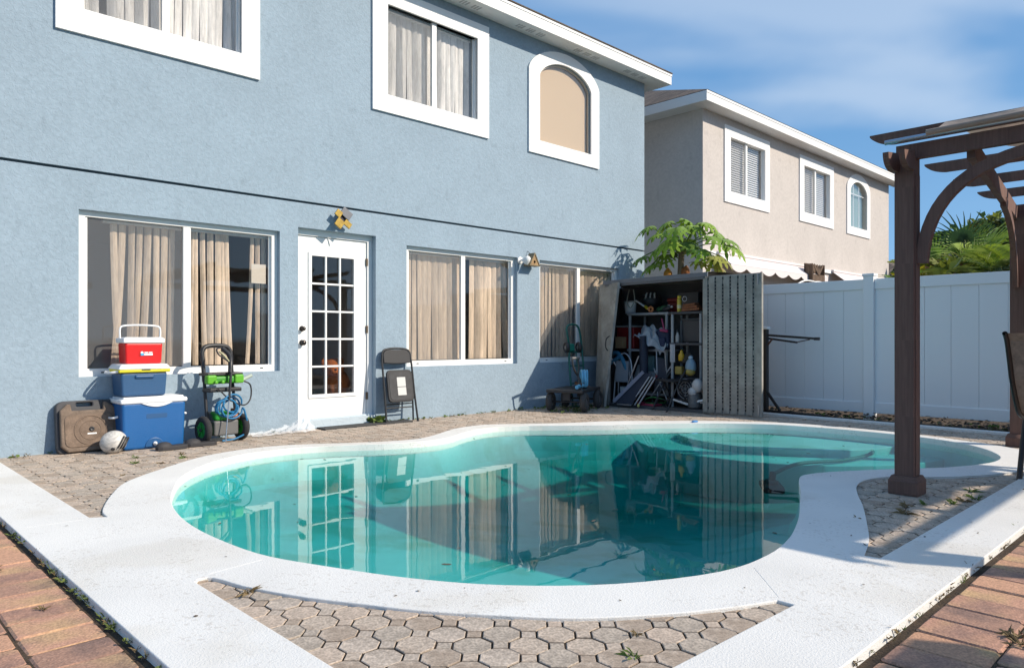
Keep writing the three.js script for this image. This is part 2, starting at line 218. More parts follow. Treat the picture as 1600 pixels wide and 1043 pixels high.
function paveOct(region, cast) {
  const g = new THREE.Group(); g.name = numbered('octagon_paving'); g.userData.kind = 'structure'; scene.add(g);
  const xs = region.map((p) => p[0]), zs = region.map((p) => p[1]), x0 = Math.floor(Math.min(...xs) / PITCH), x1 = Math.ceil(Math.max(...xs) / PITCH), z0 = Math.floor(Math.min(...zs) / PITCH), z1 = Math.ceil(Math.max(...zs) / PITCH), list = { paver: [], small_paver: [] };
  for (let i = x0; i <= x1; i++) for (let j = z0; j <= z1; j++) for (const h of [0, 0.5]) {
    const x = (i + h) * PITCH, z = (j + h) * PITCH, ring = h ? sqRing : octRing;
    if (!ring.some(([a, b]) => inside([x + a, z + b], region))) continue;
    list[h ? 'small_paver' : 'paver'].push([x, z, Math.hypot(x, z - 7.55), Math.floor(R() * 5), Math.floor(R() * 3), rr(-0.0025, 0.0025), rr(-0.012, 0.012), rr(-0.012, 0.012), rr(-0.03, 0.03)]);
  }
  for (const [name, l] of Object.entries(list)) {
    l.sort((a, b) => a[2] - b[2]);
    const rest = {};
    l.forEach(([x, z, , k, s, dy, ax, az, ry], n) => {
      const geo = name === 'paver' ? octGeo[s] : sqGeo;
      if (n < cast) { const m = part(name, geo, octMats[k], g); m.position.set(x, -0.013 + dy, z); m.rotation.set(ax, ry, az); } else (rest[k] ??= []).push(shift(geo, x, -0.013 + dy, z, ry, ax, az));
    });
    for (const [k, q] of Object.entries(rest)) { const m = part('far_' + name + 's', merge(q), octMats[k], g); m.userData.kind = 'stuff'; }
  }
}
const BACK = [[1.16, 0.0], [1.16, 2.94], ...LEFTHOLE_CURVE, [9.25, 6.36], [9.5, 2.4], [9.5, 0.0]];
const mJoint = M(lin(0.17, 0.14, 0.115), 1, { map: rep(tSoil, 0.5) }); mJoint.map.offset.set(0.3, 0.1);
for (const q of [FRONT, NOTCH, BACK]) { const g = flat(q, [], 0.012); g.translate(0, -0.0175, 0); struct('joint_sand', g, mJoint); }
paveOct(FRONT, 300); paveOct(NOTCH, 300);
paveOct([[1.16, 0.02], [1.16, 2.94], ...LEFTHOLE_CURVE, [9.25, 6.36], [9.5, 2.4], [9.5, 0.02]], 300);
const brickMats = [[0.36, 0.31, 0.285], [0.40, 0.345, 0.315], [0.31, 0.28, 0.265], [0.42, 0.37, 0.315], [0.28, 0.255, 0.245], [0.38, 0.335, 0.28]].map((c, i) => { const m = M(lin(...c.map((x) => x * 1.7)), 0.95, { map: rep(tBrick, 0.75), bumpMap: rep(tPaver, 0.8), bumpScale: 0.003 }); m.map.offset.set(i * 0.29, i * 0.17); return m; });
function paveBrick(cells) {
  const g = new THREE.Group(); g.name = numbered('brick_paving'); g.userData.kind = 'structure'; scene.add(g);
  const geos = {};
  cells.sort((a, b) => Math.hypot(a[0], a[1] - 7.55) - Math.hypot(b[0], b[1] - 7.55)).forEach(([x, z, w, d], n) => {
    const k = w.toFixed(2) + d.toFixed(2), geo = geos[k] ??= prism([[w / 2, -d / 2 + 0.01], [w / 2, d / 2 - 0.01], [w / 2 - 0.01, d / 2], [-w / 2 + 0.01, d / 2], [-w / 2, d / 2 - 0.01], [-w / 2, -d / 2 + 0.01], [-w / 2 + 0.01, -d / 2], [w / 2 - 0.01, -d / 2]], 0.009, 0.06);
    const m = part('brick', geo, brickMats[Math.floor(R() * 6)], g); m.position.set(x, -0.03 + rr(-0.004, 0.004), z); m.rotation.set(rr(-0.012, 0.012), rr(-0.012, 0.012) + (R() > 0.5 ? Math.PI : 0), rr(-0.012, 0.012));
  });
}
{
  const a = []; for (let c = 0; c < 5; c++) for (let k = 0; k < 30; k++) a.push([0.775 - 0.006 - 0.122 - c * 0.25, 1.9 + k * 0.172 + (c % 2) * 0.07 + rr(-0.003, 0.003), 0.243, 0.166]);
  paveBrick(a);
  const b = []; for (let r = 0; r < 5; r++) for (let k = 0; k < 44; k++) { const x = 1.2 + k * 0.172 + (r % 2) * 0.07; if (x > 7.6) continue; b.push([x + rr(-0.003, 0.003), 6.685 + 0.135 + r * 0.27, 0.166, 0.263]); }
  paveBrick(b);
}
// ------------------------------------------------------------------ the blue house
const arch = (x0, x1, y0, ys, rise, n = 20) => { const p = [[x0, y0], [x1, y0]]; for (let i = 0; i <= n; i++) { const a = Math.min(Math.PI, i / n * Math.PI); p.push([(x0 + x1) / 2 + (x1 - x0) / 2 * Math.cos(a), ys + rise * 1.06 * Math.pow(Math.max(0, Math.sin(a)), 1.3)]); } return p; };
const rev = (p) => p.slice().reverse();
const house = thing('blue_house', 'two storey blue stucco house with white window trim beside the pool', 'house');
const WIN = [[1.81, 3.77, 2.795, 'l'], [5.48, 7.45, 6.47, 'l'], [7.92, 9.87, 8.885, 'l']];
{
  const h1 = WIN.map(([a, b]) => rev(rect(a, b, 0.66, 2.2))).concat([rev(rect(3.99, 5.02, 0.0, 2.27))]);
  const h2 = [rev(rect(1.83, 3.33, 4.03, 5.15)), rev(rect(5.18, 6.66, 4.03, 5.15)), rev(arch(7.9, 9.1, 3.98, 4.96, 0.27))];
  part('wall', [upright(rect(-3, 10.58, -0.08, 2.545), h1, -0.2, 0), upright(rect(-3, 10.58, 2.572, 5.6), h2, -0.2, 0),
    box(10.38, 10.58, -0.08, 5.6, -8, -0.2), box(-3, -2.8, -0.08, 5.6, -8, -0.2), box(-2.8, 10.38, -0.08, 5.6, -8, -7.8)], mBlue, house);
  part('wall_joint', box(-2.99, 10.57, 2.545, 2.572, -0.1, -0.03), mBlueDark, house, 'dark flashing joint running along the wall between the storeys');
  part('room', [box(-2.8, 10.38, -0.08, 0.02, -7.8, -0.2), box(-2.8, 10.38, 2.44, 2.58, -7.8, -0.2), box(-2.8, 10.38, 5.5, 5.6, -7.8, -0.2), box(-2.8, 10.38, 0.02, 2.44, -4.6, -4.5), box(-2.8, 10.38, 2.58, 5.5, -4.0, -3.9), box(3.9, 3.96, 0.02, 2.44, -4.5, -0.2), box(5.15, 5.21, 0.02, 2.44, -4.5, -0.2), box(7.6, 7.66, 0.02, 2.44, -4.5, -0.2), box(4.2, 4.26, 2.58, 5.5, -3.9, -0.2), box(7.4, 7.46, 2.58, 5.5, -3.9, -0.2)], mRoom, house);
  const roof = part('roof', (() => { const A = [-3.4, 5.68, 0.32], B = [10.96, 5.68, 0.32], C = [10.96, 7.9, -4], D = [-3.4, 7.9, -4], E = [10.96, 5.68, -8.3], F = [-3.4, 5.68, -8.3], q = []; for (const t of [A, B, C, A, C, D, D, C, E, D, E, F, B, E, C, A, D, F]) q.push(...t); const g = new THREE.BufferGeometry(); g.setAttribute('position', new THREE.Float32BufferAttribute(q, 3)); return muv(g); })(), mShingle, house);
  mShingle.side = THREE.DoubleSide;
  part('shingle_edge', box(-3.4, 10.965, 5.672, 5.688, 0.285, 0.33), mShingle, roof);
  part('soffit', [box(-3.4, 10.93, 5.49, 5.505, 0.001, 0.285), box(10.582, 10.93, 5.49, 5.505, -8.2, 0.0)], mSoffit, house);
  part('fascia', [box(-3.4, 10.955, 5.485, 5.67, 0.286, 0.31), box(10.931, 10.955, 5.485, 5.67, -8.2, 0.285), box(-3.4, 10.965, 5.63, 5.671, 0.311, 0.318)], mWhite, house);
  const mSoffitVent = M(lin(0.42, 0.42, 0.42), 0.8); const vents = []; for (let i = 0; i < 46; i++) for (let k = 0; k < 3; k++) { const x = 1 + i * 0.21; if (i % 6 < 3) vents.push(box(x + k * 0.05, x + k * 0.05 + 0.03, 5.4885, 5.492, 0.1, 0.2)); }
  part('soffit_vents', vents, mSoffitVent, house).userData.kind = 'stuff';
}
function sideSlider(parent, x0, x1, y0, y1, xm, z, fw, screen = true) {   // a sliding window: frame, mullion, two panes, insect screen on the left half
  const w = new THREE.Group(); w.name = 'window'; parent.add(w);
  part('frame', [upright(rect(x0, x1, y0, y1), [rev(rect(x0 + fw, x1 - fw, y0 + fw * 1.1, y1 - fw * 0.8))], z - 0.06, z)], mWhite, w);
  part('mullion', [rbox(xm - 0.035, xm + 0.042, y0 + fw * 1.1 - 0.004, y1 - fw * 0.8 + 0.004, z - 0.05, z - 0.004, 0.006), rbox(x0 + fw - 0.004, x0 + fw + 0.022, y0 + fw, y1 - fw * 0.8, z - 0.05, z - 0.012, 0.004), rbox(x1 - fw - 0.022, x1 - fw + 0.004, y0 + fw, y1 - fw * 0.8, z - 0.05, z - 0.03, 0.004)], mWhite, w);
  part('pane', box(x0 + fw, xm, y0 + fw, y1 - fw * 0.8, z - 0.034, z - 0.0339), mGlass, w); part('pane', box(xm, x1 - fw, y0 + fw, y1 - fw * 0.8, z - 0.042, z - 0.0419), mGlass, w);
  if (screen) part('insect_screen', box(x0 + fw, xm - 0.03, y0 + fw, y1 - fw * 0.8, z - 0.022, z - 0.0215), mScreen, w);
  for (const q of [x0 + 0.2, x1 - 0.2]) part('weep_hole', box(q, q + 0.035, y0 + 0.03, y0 + 0.042, z - 0.01, z + 0.002), mDark, w);
  return w;
}
WIN.forEach(([a, b, m]) => { sideSlider(house, a, b, 0.66, 2.2, m, -0.06, 0.066); });
function trim(parent, x0, x1, y0, y1, ix0, ix1, iy0, iy1, xm, z = 0) {
  const w = sideSlider(parent, ix0 - 0.02, ix1 + 0.02, iy0 - 0.02, iy1 + 0.02, xm, z - 0.012, 0.05);
  part('trim', upright(rect(x0, x1, y0, y1), [rev(rect(ix0 + 0.02, ix1 - 0.02, iy0 + 0.02, iy1 - 0.02))], z - 0.01, z + 0.028), mTrim, w); return w;
}
trim(house, 1.62, 3.53, 3.80, 5.36, 1.81, 3.35, 4.01, 5.17, 2.575);
trim(house, 4.96, 6.87, 3.81, 5.36, 5.16, 6.68, 4.01, 5.17, 5.935);
{
  const w = new THREE.Group(); w.name = 'arched_window'; house.add(w);
  part('trim', upright(arch(7.67, 9.3, 3.78, 5.03, 0.37), [rev(arch(7.9, 9.1, 3.98, 4.96, 0.27))], -0.01, 0.028), mTrim, w);
  part('pane', upright(arch(7.89, 9.11, 3.97, 4.96, 0.28), [], -0.03, -0.0299), mGlass, w);
  part('frame', upright(arch(7.88, 9.12, 3.96, 4.96, 0.29), [rev(arch(7.925, 9.075, 4.005, 4.955, 0.25))], -0.05, -0.02), M(lin(0.5, 0.45, 0.38), 0.6), w);
  part('shade', upright(arch(7.91, 9.09, 3.99, 4.95, 0.26), [], -0.075, -0.07), M(lin(0.60, 0.46, 0.31), 0.9), w, 'tan shade pulled down behind the arched window');
}

// vertical blinds: every slat hangs on its own
function blind(label, list, y0, y1, z, ms = mSlat) {                     // list of [xTop, xBottom, turn]
  const b = thing('vertical_blind', label, 'window blind', [list[0][0], y0, z], 0, undefined);
  part('head_rail', box(list[0][0] - 0.1 - list[0][0], list[list.length - 1][0] + 0.1 - list[0][0], y1 - y0 - 0.005, y1 - y0 + 0.035, -0.03, 0.03), mWhite, b);
  for (const [xt, xb, a, w = 0.089] of list) {
    const q = [], n = 6, H = y1 - y0; const P = (u, t) => { const ang = a, cx = xt + (xb - xt) * (t * t * 0.6 + t * 0.4) - list[0][0], bow = 0.01 * (1 - 4 * u * u); return [cx + u * w * Math.cos(ang) - bow * Math.sin(ang), H * (1 - t), -u * w * Math.sin(ang) + bow * Math.cos(ang)]; };
    for (let i = 0; i < n; i++) for (const [u0, u1] of [[-0.5, -0.17], [-0.17, 0.17], [0.17, 0.5]]) { const t0 = i / n, t1 = (i + 1) / n; for (const p of [P(u0, t0), P(u0, t1), P(u1, t0), P(u1, t0), P(u0, t1), P(u1, t1)]) q.push(...p); }
    const g = new THREE.BufferGeometry(); g.setAttribute('position', new THREE.Float32BufferAttribute(q, 3)); part('slat', muv(g), ms, b);
  }
  return b;
}
const PX = (px, z) => { const l = (px - 800) / 1140, dx = Math.cos(YAW) + Math.sin(YAW) * l, dz = -Math.sin(YAW) + Math.cos(YAW) * l; return dx * (z - 7.55) / dz; };
const Zb = -0.2, fromCrop = (l) => l.map(([a, b, c, d]) => [PX(100 + (a + b) / 2 / 3.597, Zb), PX(100 + (c + d) / 2 / 3.597, Zb), -0.2 + rr(-0.3, 0.3), 0.064 * Math.min(1, Math.max(b - a, d - c) / 47)]);
blind('vertical blind of parted cream slats behind the window above the coolers', fromCrop([[252, 300, 285, 330], [303, 352, 245, 310], [358, 400, 345, 385], [405, 445, 372, 405], [447, 495, 412, 455], [497, 540, 495, 530], [540, 588, 535, 560], [595, 615, 572, 612], [706, 735, 692, 708], [714, 755, 722, 752], [757, 795, 776, 806], [795, 845, 810, 833], [842, 888, 836, 890], [866, 902, 893, 920], [892, 925, 914, 955], [1044, 1070, 1012, 1045], [1068, 1106, 1076, 1100], [1100, 1140, 1100, 1142]]), 0.74, 2.13, Zb);
const row = (x0, x1, step, a, skip = []) => { const l = []; let k = 0; for (let x = x0; x < x1; x += step, k++) if (!skip.includes(k)) { const s = rr(-0.02, 0.02); l.push([x, x + s, -0.2 + a * 0 + rr(-0.6, 0.5)]); } return l; };
blind('vertical blind of closely hung tan slats behind the window right of the folded chair', row(5.5, 7.25, 0.083, 0.7, [14]).concat([[7.34, 7.42, -0.9], [7.44, 7.45, -0.4]]), 0.74, 2.13, Zb);
blind('vertical blind of tan slats behind the window half hidden by the shed door', row(7.95, 9.98, 0.083, 0.75, [12]), 0.74, 2.13, Zb);
blind('pale vertical blind behind the upper window cut off by the top of the picture', row(1.8, 3.55, 0.08, 0.35, [3]), 4.06, 5.2, -0.16, mSlatPale);
blind('pale vertical blind behind the upper window near the roof edge', row(5.15, 6.95, 0.08, 0.42, []), 4.06, 5.14, -0.16, mSlatPale);

// the french door
{
  const d = new THREE.Group(); d.name = 'door'; house.add(d);
  part('door_frame', [upright([[3.99, 0.0], [3.99, 2.27], [5.02, 2.27], [5.02, 0.0], [4.955, 0.0], [4.955, 2.2], [4.025, 2.2], [4.025, 0.0]], [], -0.16, -0.085)], mWhite, d);
  part('sill', [box(3.991, 5.019, -0.02, 0.085, -0.2, -0.012), rbox(4.0, 5.01, 0.075, 0.1, -0.15, -0.05, 0.008)], M(lin(0.48, 0.56, 0.61), 0.7, { bumpMap: rep(tStucco, 0.8), bumpScale: 0.003 }), d);
  part('door_leaf', [upright(rect(4.03, 4.95, 0.1, 2.195), [rev(rect(4.2, 4.78, 0.36, 1.985))], -0.15, -0.105), upright(rect(4.17, 4.81, 0.33, 2.015), [rev(rect(4.21, 4.77, 0.37, 1.975))], -0.105, -0.092)], mWhite, d);
  const y = (k) => 0.37 + k * 1.605 / 5, x = (k) => 4.21 + k * 0.56 / 3;
  for (let i = 1; i < 3; i++) part('glazing_bar', rbox(x(i) - 0.011, x(i) + 0.011, 0.36, 1.985, -0.125, -0.096, 0.004), mWhite, d);
  for (let j = 1; j < 5; j++) part('glazing_bar', rbox(4.2, 4.78, y(j) - 0.011, y(j) + 0.011, -0.123, -0.0975, 0.004), mWhite, d);
  for (let i = 0; i < 3; i++) for (let j = 0; j < 5; j++) part('pane', box(x(i) + 0.004, x(i + 1) - 0.004, y(j) + 0.004, y(j + 1) - 0.004, -0.1201, -0.12), mGlass, d);
  const mKnob = M(lin(0.06, 0.05, 0.045), 0.3, { metalness: 0.8 });
  for (const [ky, r] of [[1.13, 0.024], [0.97, 0.031]]) part(r > 0.03 ? 'door_knob' : 'deadbolt', [shift(lathe([[0, 0], [0.032, 0], [0.032, 0.006], [0.014, 0.012], [0.012, 0.03], [r * 0.9, 0.036], [r, 0.05], [r * 0.75, 0.064], [0, 0.068]], 18), 4.09, ky, -0.105, 0, Math.PI / 2)], mKnob, d);
  for (const hy of [0.32, 1.13, 1.95]) part('hinge', [rbox(4.94, 4.965, hy - 0.045, hy + 0.045, -0.108, -0.082, 0.004)], M(lin(0.16, 0.12, 0.08), 0.4, { metalness: 0.7 }), d);
  part('door_hook', plank([4.42, 2.2, -0.1], [4.45, 2.11, -0.095], 0.012, 0.004), mVinyl, d);
}
// ------------------------------------------------------------------ the beige house next door
const nb = thing('beige_house', 'beige stucco house with white trim seen beyond the white fence', 'house', [12.5, 0, 0]);
{
  const L = 10.1, h = [rev(rect(1.0, 2.52, 4.0, 5.14)), rev(rect(4.42, 5.94, 4.0, 5.14)), rev(arch(7.22, 8.38, 3.99, 4.93, 0.27))];
  part('wall', [upright(rect(0, L, 2.66, 5.6), h, -0.2, 0), upright(rect(0, L, -0.08, 2.659), [], -0.2, -0.002), box(0.001, 0.2, -0.08, 5.6, -9, -0.2), box(L - 0.2, L, -0.08, 5.6, -9, -0.2), box(0.2, L - 0.2, -0.08, 5.6, -9, -8.8)], mBeige, nb);
  part('room', [box(0.2, L - 0.2, 5.5, 5.58, -8.8, -0.2), box(0.2, L - 0.2, 2.5, 2.6, -8.8, -0.2), box(0.2, L - 0.2, 2.6, 5.5, -3, -2.9)], mRoom, nb);
  part('roof', (() => { const A = [-0.4, 5.68, 0.34], B = [L + 0.4, 5.68, 0.34], C = [L + 0.4, 5.68, -9.4], D = [-0.4, 5.68, -9.4], P = [4.3, 7.95, -4.5], Q = [L - 4.3, 7.95, -4.5], q = []; for (const t of [A, B, Q, A, Q, P, A, P, D, B, C, Q, D, P, Q, D, Q, C]) q.push(...t); const g = new THREE.BufferGeometry(); g.setAttribute('position', new THREE.Float32BufferAttribute(q, 3)); return muv(g); })(), mShingle, nb);
  part('soffit', [box(-0.38, L + 0.38, 5.49, 5.505, 0.001, 0.3), box(-0.38, -0.001, 5.49, 5.505, -9.3, 0.0)], mSoffit, nb);
  part('fascia', [box(-0.4, L + 0.4, 5.485, 5.67, 0.301, 0.325), box(-0.4, -0.381, 5.485, 5.67, -9.3, 0.3), box(-0.41, L + 0.4, 5.63, 5.672, 0.326, 0.333)], mWhite, nb);
  part('string_course', [box(0.0, L, 2.66, 2.74, 0.001, 0.05)], mTrim, nb);
  trim(nb, 0.79, 2.71, 3.79, 5.34, 1.0, 2.52, 4.0, 5.14, 1.75); trim(nb, 4.21, 6.14, 3.79, 5.34, 4.42, 5.94, 4.0, 5.14, 5.15);
  const w = new THREE.Group(); w.name = 'arched_window'; nb.add(w);
  part('trim', upright(arch(7.0, 8.6, 3.78, 5.04, 0.36), [rev(arch(7.22, 8.38, 3.99, 4.93, 0.27))], -0.01, 0.028), mTrim, w);
  part('pane', upright(arch(7.21, 8.39, 3.98, 4.93, 0.28), [], -0.05, -0.0499), mGlass, w);
  part('mullion', [box(7.6, 7.625, 3.98, 5.15, -0.07, -0.052), box(7.98, 8.005, 3.98, 5.15, -0.07, -0.052), box(7.22, 8.38, 4.88, 4.905, -0.07, -0.052)], mVinyl, w);
}
single('curtain', 'pale green curtain behind the arched window of the beige house', 'curtain', (() => { const p = []; for (let i = 0; i <= 60; i++) p.push([19.7 + i * 1.2 / 60, -0.12 + 0.02 * Math.sin(i * 0.9)]); const q = []; for (let i = 0; i < 60; i++) { const [a, b] = p[i], [c, d] = p[i + 1]; for (const t of [[a, 3.99, b], [c, 3.99, d], [c, 5.2, d], [a, 3.99, b], [c, 5.2, d], [a, 5.2, b]]) q.push(...t); } const g = new THREE.BufferGeometry(); g.setAttribute('position', new THREE.Float32BufferAttribute(q, 3)); return muv(g); })(), M(lin(0.42, 0.55, 0.52), 0.9, { side: THREE.DoubleSide }));
for (const [x0, x1, label] of [[13.5, 15.02, 'white slatted blind in the nearer upstairs window of the beige house'], [16.92, 18.44, 'white slatted blind in the middle upstairs window of the beige house']]) {
  const b = thing('slatted_blind', label, 'window blind', [x0, 4.0, -0.12]);
  const s = []; for (let i = 0; i < 24; i++) s.push(shift(box(0.03, x1 - x0 - 0.03, -0.002, 0.002, -0.024, 0.024), 0, 0.03 + i * 0.047, 0, 0, 1.0));
  part('slats', s, mWhite, b).userData.kind = 'stuff'; part('head_rail', box(0.02, x1 - x0 - 0.02, 1.13, 1.17, -0.03, 0.03), mWhite, b);
}
// awnings with a scalloped lower edge
for (const [x0, x1, label] of [[12.95, 17.5, 'long white awning with scalloped edge over the left part of the beige house'], [18.45, 22.4, 'white scalloped awning behind the fence post and pergola post']]) {
  const a = thing('scalloped_awning', label, 'awning', [x0, 2.36, 0.05]), L = x1 - x0, q = [], n = Math.round(L / 0.06);
  const yb = (x) => 0.075 - 0.1 * Math.abs(Math.sin(x / 0.62 * Math.PI)) ** 0.7;
  for (let i = 0; i < n; i++) { const a0 = i * L / n, b0 = (i + 1) * L / n; for (const t of [[a0, yb(a0), 0.3], [b0, yb(b0), 0.3], [b0, 0.12, 0.3], [a0, yb(a0), 0.3], [b0, 0.12, 0.3], [a0, 0.12, 0.3]]) q.push(...t); }
  const g = new THREE.BufferGeometry(); g.setAttribute('position', new THREE.Float32BufferAttribute(q, 3));
  const mA = M(lin(0.72, 0.66, 0.65), 0.7, { side: THREE.DoubleSide });
  part('canopy', (() => { const s = plank([L / 2, 0.36, 0.0], [L / 2, 0.12, 0.3], L, 0.012); return s; })(), mA, a); part('valance', muv(g), mA, a); part('top_rail', rbox(-0.02, L + 0.02, 0.34, 0.4, -0.03, 0.06, 0.02), mA, a);
}
{ const p = thing('wooden_planter', 'small brown carved wooden box hanging on the beige house between the awnings', 'planter', [16.75, 2.3, 0.35]);
  const m = M(lin(0.17, 0.12, 0.085), 0.9, { map: rep(tWood, 0.4) });
  part('box', [box(-0.33, 0.33, 0, 0.2, -0.1, 0.1), box(-0.33, 0.33, 0.2, 0.46, -0.1, -0.07), box(-0.33, -0.3, 0.2, 0.44, -0.1, 0.1), box(0.3, 0.33, 0.2, 0.44, -0.1, 0.1)], m, p);
  for (let i = 0; i < 4; i++) part('fan_slat', plank([-0.02, 0.2, 0.11], [-0.26 + i * 0.16, 0.42, 0.1], 0.012, 0.06), m, p); }
{ const p = thing('awning_frame', 'curved white tube frame rising behind the white fence under the awning', 'frame', [14.6, 2.0, 0.9]);
  for (const d of [0, 0.5, 1.0]) part('rib', tube([[d - 0.6, -0.3, 0], [d, 0.12, 0], [d + 0.6, 0.25, 0], [d + 1.1, 0.12, 0.1], [d + 1.4, -0.3, 0.2]], 0.018, 24, 6), mVinyl, p); }

// ------------------------------------------------------------------ the white vinyl fence
{
  const f = thing('vinyl_fence', 'white vinyl privacy fence along the far side of the pool yard', 'fence', [10, 0, 0]);
  const posts = [-1.5, 0.9, 3.98, 6.45, 8.9, 11.3, 13.7];
  posts.forEach((z, i) => {
    const p = part('post', [rbox(-0.065, 0.065, -0.05, 1.85, z - 0.065, z + 0.065, 0.008), rbox(-0.075, 0.075, 1.83, 1.865, z - 0.075, z + 0.075, 0.008)], mVinyl, f);
    if (i + 1 === posts.length) return; const a = z + 0.065, b = posts[i + 1] - 0.065;
    part('top_rail', rbox(-0.03, 0.03, 1.66, 1.795, a, b, 0.006), mVinyl, f); part('bottom_rail', rbox(-0.03, 0.03, 0.05, 0.19, a, b, 0.006), mVinyl, f);
    const n = Math.round((b - a) / 0.28); for (let k = 0; k < n; k++) { const c = a + (b - a) * k / n, d = a + (b - a) * (k + 1) / n; part('board', rbox(-0.014, 0.014, 0.18, 1.67, c + 0.0008, d - 0.0008, 0.004, 1), mVinyl, f); }
  });
}
struct('edging_strip', (() => { const g = flat([[9.36, 2.3], [9.15, 6.38], [9.27, 6.38], [9.5, 2.3]], [], 0.05, 0.006); g.translate(0, 0.012, 0); return g; })(), mDeck);

// ------------------------------------------------------------------ the pergola
const tWoodFine = tex(512, (u, v) => { const n = fbm(u * 60 + fbm(u * 4, v * 2, 4, 3, 81), v * 3, 60, 3, 83), b = fbm(u * 6, v * 3, 6, 4, 86); return grey(0.93 + (n - 0.5) * 0.2 + (b - 0.5) * 0.16); });
const mPerg = M(lin(0.175, 0.092, 0.068), 0.85, { map: rep(tWoodFine, 0.5, 0.5) });
const mCloth = new THREE.MeshPhysicalMaterial({ color: lin(0.52, 0.39, 0.295), roughness: 1, transmission: 0.35, thickness: 0, map: rep(tWear, 0.9), side: THREE.DoubleSide });
{
  const g = thing('pergola', 'dark brown wooden pergola with arched braces and a tan cloth canopy', 'pergola', [5.235, 0, 5.915]);
  const LX = 3.07, LZ = 3.3, w = 0.06;
  for (const [x, z] of [[0, 0], [LX, 0.02], [0, LZ], [LX, LZ]]) { const p = part('post', [rbox(x - w, x + w, -0.012, 2.2, z - w, z + w, 0.006), box(x + w, x + w + 0.006, 0.12, 2.08, z - 0.04, z + 0.04), box(x - 0.04, x + 0.04, 0.12, 2.08, z + w, z + w + 0.006)], mPerg, g); part('plinth', [rbox(x - 0.09, x + 0.09, -0.013, 0.075, z - 0.09, z + 0.09, 0.006), shift(new THREE.CylinderGeometry(0.105, 0.127, 0.035, 4, 1), x, 0.092, z, Math.PI / 4)], mPerg, p); }
  for (const x of [0.0, LX]) part('beam', plank([x, 2.235, -0.06], [x, 2.235, LZ + 0.06], 0.05, 0.1), mPerg, g);
  part('beam', plank([0.03, 2.205, 0.36], [LX - 0.06, 2.205, 0.0], 0.045, 0.12), mPerg, g); part('beam', plank([0.03, 2.205, LZ], [LX - 0.06, 2.205, LZ], 0.045, 0.12), mPerg, g);
  for (const [x, e] of [[0, -1], [LX, 1]]) for (const z of [-0.06, 0.035]) { const sh = new THREE.Shape(); sh.moveTo(0, 2.225); sh.lineTo(0.2, 2.2); sh.quadraticCurveTo(0.2, 2.12, 0.11, 2.1); sh.lineTo(0, 2.1); const q = new THREE.ExtrudeGeometry(sh, { depth: 0.035, bevelEnabled: false }); if (e < 0) { q.rotateY(Math.PI); q.translate(0, 0, 0.035); } q.translate(x + e * 0.071, 0, z); part('beam_end', muv(q), mPerg, g); }
  for (const x of [0.2, 1.4, 2.2, 3.0]) { const sh = new THREE.Shape(); sh.moveTo(-0.3, 2.43); sh.quadraticCurveTo(-0.26, 2.375, -0.15, 2.36); sh.lineTo(LZ + 0.15, 2.36); sh.quadraticCurveTo(LZ + 0.26, 2.375, LZ + 0.3, 2.43); sh.lineTo(LZ + 0.3, 2.442); sh.lineTo(-0.3, 2.442); const q = new THREE.ExtrudeGeometry(sh, { depth: 0.04, bevelEnabled: false }); q.rotateY(-Math.PI / 2); q.translate(x + 0.02, 0, 0); part('rafter', muv(q), mPerg, g); }
  const arc = (p0, p1, c, th = 0.07, dp = 0.05, dir = 'z') => { const n = 14, a = [], b = []; for (let i = 0; i <= n; i++) { const t = i / n, x = (1 - t) ** 2 * p0[0] + 2 * t * (1 - t) * c[0] + t * t * p1[0], y = (1 - t) ** 2 * p0[1] + 2 * t * (1 - t) * c[1] + t * t * p1[1], dx = 2 * (1 - t) * (c[0] - p0[0]) + 2 * t * (p1[0] - c[0]), dy = 2 * (1 - t) * (c[1] - p0[1]) + 2 * t * (p1[1] - c[1]), l = Math.hypot(dx, dy); a.push([x - dy / l * th / 2, y + dx / l * th / 2]); b.push([x + dy / l * th / 2, y - dx / l * th / 2]); } const q = upright([...a, ...b.reverse()], [], -dp / 2, dp / 2); if (dir === 'z') q.rotateY(-Math.PI / 2); return q; };
  for (const [x, z, s] of [[0, 0, 1], [0, LZ, -1], [LX, LZ, -1]]) { const q = arc([s * 0.09, 1.5], [s * 0.72, 2.14], [s * 0.12, 2.08]); q.translate(x, 0, z); part('arched_brace', q, mPerg, g); }
  { const q = arc([-0.08, 1.5], [-1.15, 2.15], [-0.2, 2.1], 0.075, 0.045, 'x'); q.rotateY(0.118); q.translate(LX, 0, 0.0); part('arched_brace', q, mPerg, g); }
  part('canopy_rail', bar([-0.05, 2.315, -0.12], [-0.05, 2.33, LZ + 0.2], 0.016), M(lin(0.45, 0.47, 0.5), 0.35, { metalness: 0.8 }), g);
  // cloth drawn over the rafters, sagging between them
  const q = [], nx = 80, nz = 30, X0 = -0.075, X1 = LX + 0.3, Z1 = LZ + 0.1, raf = [0.2, 1.4, 2.2, 3.0]; const Y = (x, v) => { if (x < 0.2) return 2.34 + (x - X0) / 0.275 * 0.115 - 0.02 * Math.sin((x - X0) / 0.275 * Math.PI) * (1 + Math.sin(v * 22)); let k = 0; while (k < 2 && x > raf[k + 1]) k++; const t = Math.min(1, (x - raf[k]) / (raf[k + 1] - raf[k])); return 2.455 - 0.07 * Math.sin(Math.PI * t) * (0.8 + 0.3 * Math.sin(v * 9 + k)); };
  const P = (a, b) => { const x = X0 + a / nx * (X1 - X0), v = b / nz, z0 = 0.14 + 0.2 * Math.max(0, x); return [x, Y(x, v), z0 + v * (Z1 - z0)]; };
  for (let i = 0; i < nx; i++) for (let j = 0; j < nz; j++) for (const p of [P(i, j), P(i, j + 1), P(i + 1, j), P(i + 1, j), P(i, j + 1), P(i + 1, j + 1)]) q.push(...p);
